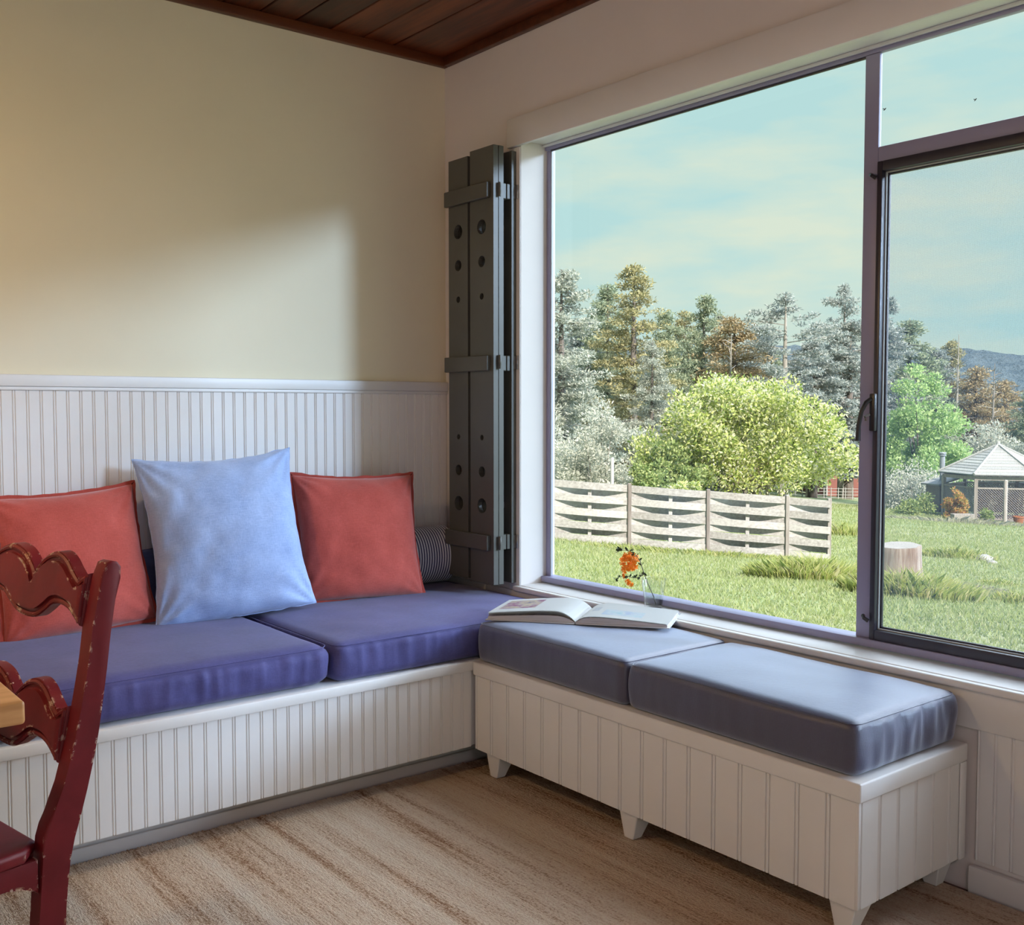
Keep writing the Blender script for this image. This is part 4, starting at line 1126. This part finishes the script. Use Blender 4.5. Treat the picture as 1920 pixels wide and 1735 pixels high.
T = [('green', 1250, 56, 585, 'green conifer just right of the tallest golden-topped one', .9, 3.6),
     ('silver', 1345, 66, 590, 'pale silvery conifer between the slender green and the russet one', .8, 1.1),
     ('silver', 1052, 42, 508, 'broad silvery conifer at the left edge of the window view', 1.05, .3),
     ('gold', 1187, 52, 500, 'tallest conifer with golden-green top left of the window centre', 1.0, 1.0),
     ('green', 1138, 58, 535, 'green conifer between the silvery tree and the tallest golden one', .9, 2.0),
     ('silver', 1222, 47, 640, 'silvery conifer in front of the tallest golden-topped one', .85, 2.6),
     ('green', 1318, 60, 556, 'slender-topped green conifer above the left part of the lime bush', .85, .5),
     ('gold', 1282, 63, 585, 'golden conifer just left of the slender-topped green one', .8, 4.0),
     ('brown', 1375, 58, 598, 'russet conifer behind the middle of the lime bush', 1.15, 1.3),
     ('grey', 1412, 64, 612, 'grey-green conifer left of the bare-trunked pine', .95, 2.2),
     ('umbrella', 1470, 54, 556, 'sparse flat-topped pine with a pale bare trunk', 1.0, .8),
     ('grey', 1525, 58, 640, 'grey layered conifer right of the bare-trunked pine', 1.2, .2),
     ('umbrella', 1580, 64, 540, 'thin tall pine beside the window mullion', .8, 2.9),
     ('grey', 1592, 60, 605, 'dense grey conifer directly left of the window mullion', 1.1, 4.4),
     ('grey', 1655, 70, 560, 'tall grey conifer right behind the dark sash stile', .95, 5.0),
     ('green', 1702, 74, 602, 'rounded dark conifer above the round green tree', 1.3, 1.9),
     ('grey', 1748, 82, 655, 'low grey conifer right of the rounded dark one', 1.1, 3.3),
     ('gold', 1782, 84, 640, 'golden conifer with thin top above the stovepipe', .85, .9),
     ('brown', 1828, 80, 690, 'russet conifer left above the gazebo roof', 1.1, 2.1),
     ('brown', 1882, 84, 715, 'russet conifer right above the gazebo roof', 1.25, 5.1),
     ('green', 1925, 74, 735, 'dark conifer at the right edge of the window', 1.2, .1)]
T += [('silver', 985, 50, 545, 'silvery conifer beside the broad one, behind the window jamb', 1.0, 1.4),
      ('green', 915, 56, 560, 'green conifer beyond the wall, left of the window view', 1.1, 2.4),
      ('gold', 850, 60, 570, 'golden conifer beyond the wall, far left of the window view', 1.1, .6),
      ('grey', 770, 58, 590, 'grey conifer beyond the wall, farthest left of the window view', 1.2, 3.9)]
for a in T: put_tree(*a)
for i, (px, d_, tp, kk) in enumerate(((1100, 70, 600, 'grey'), (1250, 72, 640, 'green'), (1350, 74, 640, 'grey'), (1440, 72, 655, 'green'), (1560, 76, 650, 'green'), (1640, 84, 650, 'gold'), (1720, 92, 690, 'green'), (1850, 95, 725, 'grey'))):
    put_tree(kk, px, d_, tp, 'conifer mostly hidden behind the front row of trees', 1.35, i*1.7)
def snag(px, d_, top, lab, s=1.0):
    p = at(px, d_); H_ = zrow(top, d_)-p.z; e = empty('dead_tree', p, lab, 'tree', 'bare dead trees'); rg = random.Random(int(px)); ORG[e.name] = Vector()
    MB().tube([(0, 0, -.2), (.05, 0, H_*.5), (.15, 0, H_)], [.16*s, .10*s, .02], 7).build('trunk', 'bark', e, True, world=False)
    for i in range(16):
        z = H_*(.45+.53*i/16); L_ = (1.5*(1-i/18)+.2)*s; a = rg.uniform(0, 6.28)
        MB().tube([(.08, 0, z), (.08+math.cos(a)*L_*.6, math.sin(a)*L_*.6, z+.15), (.08+math.cos(a)*L_, math.sin(a)*L_, z+.45*rg.random())], [.035, .02, .008], 5).build('branch', 'bark', e, True, world=False)
snag(1792, 78, 628, 'bare dead tree standing above the stovepipe'); snag(1860, 74, 682, 'pale dead tree above the gazebo roof ridge')
snag(1366, 55, 628, 'pale dead tree in front of the russet conifer')

def bush(name, lab, px, d, base_up, W, H_, n, l, w, mat, seed, dome=1.0, stems=9, cat='shrub', nclump=70, stemmat='bark', group=None, lo=.25, cs=(.09, .17), depth=.8):
    p = at(px, d); e = empty(name, p, lab, cat, group); rg = np.random.default_rng(seed); cl = []
    for i in range(nclump):
        a = rg.uniform(0, 2*np.pi); t = rg.random(); el = math.asin(lo+(1-lo)*t) if dome else rg.uniform(0, 1.4)
        rr = rg.uniform(.62, 1.0)*(1+.22*math.sin(a*3+seed)*math.cos(el*2+seed))
        x_ = math.cos(a)*math.cos(el)*W/2*rr; y_ = math.sin(a)*math.cos(el)*W/2*rr*depth; z_ = H_*(base_up+(1-base_up)*math.sin(el)*rr)
        s = rg.uniform(*cs)*W
        cl.append((x_, y_, z_, s, s, s*.72))
    V, F = scatter(cl, n, l, w, rg, .55, .2, .25)
    V[:, 2] = np.maximum(V[:, 2], .03)
    me = np_mesh('foliage', V, F, mat); o = bpy.data.objects.new('foliage', me); link(o, e)
    ORG[e.name] = Vector()
    for i in range(stems):
        a = rg.uniform(0, 2*np.pi); r1 = rg.uniform(.04, .12)*W; q = cl[int(rg.integers(len(cl)))]
        x1, y1 = math.cos(a)*r1, math.sin(a)*r1
        MB().tube([(x1, y1, -.1), ((x1*1.3+q[0])*.45, (y1*1.3+q[1])*.45, q[2]*.5), (q[0], q[1], q[2])], [.012*W, .008*W, .003*W], 6).build('stem', stemmat, e, True, world=False)
    return e
bush('lime_green_bush', 'wide lime green flowering bush behind the woven fence', 1395, 30, .12, 6.5, 4.2, 46000, .115, .06, 'f_bush', 21, nclump=190, stems=20, cs=(.05, .105))
bush('dark_green_bush', 'darker green bush at the left end of the lime bush', 1255, 28, .05, 2.5, 2.3, 7000, .11, .07, 'f_bushd', 22, nclump=50, lo=.0)
bush('yellow_shrub', 'small yellow-green shrub just behind the fence', 1278, 23, .05, .95, 1.25, 2200, .09, .055, 'f_bush', 23, nclump=26, stems=5, lo=0)
bush('dark_green_bush', 'small dark bush behind the fence below the lime bush', 1215, 26, .05, 1.5, 1.45, 3600, .09, .06, 'f_bushd', 29, nclump=36, stems=5, lo=0)
bush('silver_shrub', 'feathery silver-grey shrub at the left behind the fence', 1128, 33, .04, 2.6, 3.3, 7500, .13, .05, 'f_grey', 24, nclump=60, lo=0)
bush('silver_shrub', 'low grey brush at the left edge of the window view', 1062, 36, .04, 3.6, 2.6, 7500, .14, .05, 'f_grey', 25, nclump=60, lo=0)
bush('round_tree', 'rounded fresh green tree behind the stump in the right sash', 1725, 50, .06, 5.4, 6.1, 32000, .17, .09, 'f_round', 26, nclump=190, cs=(.055, .11), stems=9, cat='tree', stemmat='barkd', lo=-.15)
bush('grey_thicket', 'grey-green thicket behind the gazebo roof', 1862, 58, .05, 4.6, 5.0, 11000, .17, .08, 'f_grey', 27, nclump=80, lo=0)
bush('grey_thicket', 'grey thicket below the round green tree near the stove shed', 1715, 46, .02, 4.6, 1.7, 6000, .13, .06, 'f_grey', 28, nclump=60, lo=0)
bush('grey_thicket', 'grey-green thicket at the far right behind the gazebo', 1945, 56, .05, 4.2, 4.8, 9000, .17, .08, 'f_grey', 35, nclump=70, lo=0)
bush('low_green_shrub', 'low dark green shrub left of the stove shed', 1718, 41, .02, 1.7, .8, 2600, .10, .06, 'f_bushd', 30, nclump=30, lo=0, stems=3)
bush('rust_shrub', 'orange-tipped shrub in front of the gazebo lattice', 1796, 39.0, .05, 1.15, 1.05, 2800, .09, .05, 'f_rust', 31, nclump=34, lo=0, stems=4)
bush('low_green_shrub', 'small green plant by the gazebo corner post', 1856, 38.5, .02, .6, .55, 900, .09, .04, 'f_bushd', 33, nclump=14, lo=0, stems=3)

# ------------------------------------------------------------------ gazebo
gp = at(1872, 42.0); gp.z = zrow(978, 41)
gz = empty('garden_gazebo', gp, 'weathered wooden gazebo with shingled hip roof and lattice sides', 'gazebo'); ORG[gz.name] = Vector()
k_ = 42/1959.0
ze, za = zrow(887, 42)-gp.z, zrow(835, 42)-gp.z
GR = 2.22; a0 = AZ+math.pi+R(13)
cor = [Vector((GR*math.cos(a0+i*math.pi/3), GR*math.sin(a0+i*math.pi/3), 0)) for i in range(6)]
apex = Vector((0, 0, za)); inn = .72
for i in range(6):
    p, q = cor[i], cor[(i+1) % 6]; nc = 11
    face = MB(); face.bm.faces.new([face.bm.verts.new(v) for v in (p*.99+zz_*(ze-.03), q*.99+zz_*(ze-.03), apex-zz_*.05)])
    fo = face.build('roof_deck', 'gdark', gz, False, world=False)
    for c in range(nc):
        t0, t1 = c/nc, (c+1.12)/nc; t1 = min(t1, .985)
        lift = zz_*.035
        A0 = (p+zz_*ze).lerp(apex, t0); B0 = (q+zz_*ze).lerp(apex, t0); A1 = (p+zz_*ze).lerp(apex, t1); B1 = (q+zz_*ze).lerp(apex, t1)
        b = MB(); v = [b.bm.verts.new(x_) for x_ in (A0+lift, B0+lift, B1+lift*.4, A1+lift*.4, A0, B0)]
        b.bm.faces.new(v[:4]); b.bm.faces.new((v[4], v[5], v[1], v[0]))
        b.build('shingle_course', 'shingle', fo, False, world=False)
    d_ = (apex-(p+zz_*ze)).normalized()
    MB().tube([p+zz_*(ze+.045), apex+zz_*.04], .05, 5).build('ridge_cap', 'shingle', gz, False, world=False)
    pi_, qi_ = p*.90, q*.90
    ed = (qi_-pi_).normalized(); nn = Vector((ed.y, -ed.x, 0))
    obox((pi_+qi_)/2+zz_*(ze-.13), ed, nn, zz_, (qi_-pi_).length/2+.05, .04, .07, 'beam', 'gwood', gz)
    obox(pi_+zz_*(ze/2-.15), ed, nn, zz_, .065, .065, ze/2+.0, 'post', 'gwood', gz)
MB().lathe([(0, za+.16), (.06, za+.12), (.10, za), (0, za-.02)], (0, 0, 0), 12).build('finial', 'shingle', gz, True, world=False)
MB().prism([(c.x*.95, c.y*.95) for c in cor], 'z', -.25, -.02).build('deck', 'gwood', gz, False, world=False)
for i in range(6):
    if i == 0: continue      # the open way in
    p, q = cor[i]*.90, cor[(i+1) % 6]*.90; ed = (q-p).normalized(); Lh = (q-p).length; nn = Vector((ed.y, -ed.x, 0)); lh_ = 1.15
    b = MB()
    st_ = .095
    kmax = int((Lh+lh_)/st_)
    for s_ in (1, -1):
        for k in range(1, kmax):
            c0 = k*st_
            pts_ = []
            x0_, x1_ = max(0, c0-lh_), min(Lh, c0)
            za_, zb_ = c0-x0_, c0-x1_
            if s_ == -1: a_, bq = (Lh-x0_, za_), (Lh-x1_, zb_)
            else: a_, bq = (x0_, za_), (x1_, zb_)
            A3 = p+ed*a_[0]+zz_*(.15+a_[1])+nn*.012*s_; B3 = p+ed*bq[0]+zz_*(.15+bq[1])+nn*.012*s_
            if (B3-A3).length < .05: continue
            b.tube([A3, B3], .017, 4, False)
    o = b.build('lattice', 'gdark' if i in (5,) else 'gwood', gz, False, world=False)
    obox((p+q)/2+zz_*(.15+lh_+.03), ed, nn, zz_, Lh/2, .035, .03, 'rail', 'gwood', gz)
    obox((p+q)/2+zz_*.13, ed, nn, zz_, Lh/2, .035, .03, 'rail', 'gwood', gz)
# stove shed with pipe
sp_ = at(1766, 43.5); sp_.z = zrow(950, 43.5)
sd = empty('stove_shed', sp_, 'small stove shed with a metal stovepipe beside the gazebo', 'shed', rot=(0, 0, AZ-math.pi/2+R(20))); ORG[sd.name] = Vector()
MB().box(-.42, .42, -.4, .4, -.2, .93, .01, 1).build('walls', 'brickpaint', sd, False, world=False)
for k in range(8): MB().box(-.43, .43, -.43, -.40, -.1+k*.128, -.1+k*.128+.118, .006, 1).build('board', 'brickpaint', sd, False, world=False)
MB().prism([(-.58, .90), (.52, 1.16), (.52, 1.22), (-.58, .96)], 'y', -.52, .52).build('roof', 'greyroof', sd, False, world=False)
ptop = zrow(848, 43.5)-sp_.z
MB().lathe([(0, 1.0), (.10, 1.0), (.10, ptop-.16), (.15, ptop-.15), (.15, ptop-.10), (.105, ptop-.09), (.105, ptop-.06), (.16, ptop-.05), (.14, ptop-.01), (0, ptop)], (.06, 0, 0), 16).build('stovepipe', 'pipe', sd, True, world=False)
bp = at(1779, 43.2); bp.z = zrow(893, 43.2)
# planter, posts, pot near the gazebo
def simple_box(name, lab, cat, px, d_, w_, dp, h_, mat, up=0):
    p = at(px, d_); e = empty(name, p, lab, cat, rot=(0, 0, AZ-math.pi/2)); ORG[e.name] = Vector(); t_ = .05
    for (x0, x1, y0, y1) in ((-w_/2, w_/2, -dp/2, -dp/2+t_), (-w_/2, w_/2, dp/2-t_, dp/2), (-w_/2, -w_/2+t_, -dp/2+t_, dp/2-t_), (w_/2-t_, w_/2, -dp/2+t_, dp/2-t_)):
        MB().box(x0, x1, y0, y1, -.1, h_, .008, 1).build('board', mat, e, False, world=False)
    MB().box(-w_/2+t_, w_/2-t_, -dp/2+t_, dp/2-t_, -.1, h_-.06).build('soil', 'barkd', e, False, world=False)
simple_box('wooden_planter', 'low wooden planter under the orange-tipped shrub', 'planter', 1808, 38.2, .75, .35, .26, 'gwood')
p = at(1914, 39.5); po = MB().lathe([(0, 0), (.14, 0), (.20, .26), (.22, .26), (.22, .31), (.18, .31), (.17, .24), (0, .22)], p, 20).build('flower_pot', 'terra', None, True); tag(po, 'orange terracotta pot at the right edge by the gazebo', 'pot')
def post(name, lab, px, d_, top_py, r_, mat, cat='post', group=None, cap=True):
    p = at(px, d_, -.1); h_ = zrow(top_py, d_)-p.z
    b = MB().lathe([(0, 0), (r_, 0), (r_, h_-r_*.6), (r_*.7, h_-r_*.1), (0, h_)], p, 10); o = b.build(name, mat, None, True); tag(o, lab, cat, group); return o
post('garden_post', 'pale round post standing in front of the gazebo opening', 1888, 39.0, 900, .075, 'gwood')
post('white_post', 'short white post behind the left part of the fence', 1148, 26, 858, .045, 'white')
post('fence_post', 'thin pale fence post behind the lime bush, nearest the fence end', 1548, 60, 884, .10, 'fence', group='far field fence posts')
post('fence_post', 'thin pale fence post beyond the lime bush, by the red shed', 1583, 60, 884, .10, 'fence', group='far field fence posts')
post('fence_post', 'thin pale fence post behind the lime bush, left of the others', 1515, 60, 886, .10, 'fence', group='far field fence posts')
# far rail gate at the left and red shed behind the lime bush
rg_ = empty('field_rail', at(1070, 40), 'pale wooden field rail at the far left behind the reeds', 'fence'); ORG[rg_.name] = Vector(); rg_.rotation_euler = (0, 0, AZ-math.pi/2)
hz0 = zrow(838, 40)-rg_.location.z
MB().tube([(-1.2, 0, hz0), (.55, 0, hz0-.02)], .035, 6).build('rail', 'white', rg_, False, world=False)
MB().tube([(-1.2, 0, hz0-.5), (.55, 0, hz0-.52)], .03, 6).build('rail', 'white', rg_, False, world=False)
for x_ in (-.75, .5): MB().tube([(x_, 0, -.2), (x_, 0, hz0+.08)], .05, 6).build('post', 'white', rg_, False, world=False)
rp_ = at(1565, 66); rp_.z = zrow(918, 66)
rs_ = empty('red_shed', rp_, 'low faded red shed glimpsed behind the lime bush', 'shed', rot=(0, 0, AZ-math.pi/2)); ORG[rs_.name] = Vector()
zt = zrow(884, 66)-rp_.z
MB().box(-1.6, 1.7, 0, 2, -.5, zt, .02, 1).build('walls', 'redwall', rs_, False, world=False)
MB().prism([(-.3, zt-.02), (2.3, zt-.02), (1, zt+.55)], 'x', -1.9, 2.0).build('roof', 'greyroof', rs_, False, world=False)
for k in range(3): MB().box(-1.62+k*1.1, -1.5+k*1.1, -.03, 0, -.4, zt-.03, .005, 1).build('batten', 'white', rs_, False, world=False)
wf = empty('wire_fence', at(1560, 58), 'pale wire mesh fence in front of the red shed', 'fence', rot=(0, 0, AZ-math.pi/2)); ORG[wf.name] = Vector()
for k in range(13): MB().tube([(-2.4+k*.4, 0, -.2), (-2.4+k*.4, 0, .62)], .028, 5).build('stake', 'white', wf, False, world=False)
for k in range(4): MB().tube([(-2.4, 0, .08+k*.17), (2.4, 0, .02+k*.17)], .014, 4).build('wire', 'white', wf, False, world=False)
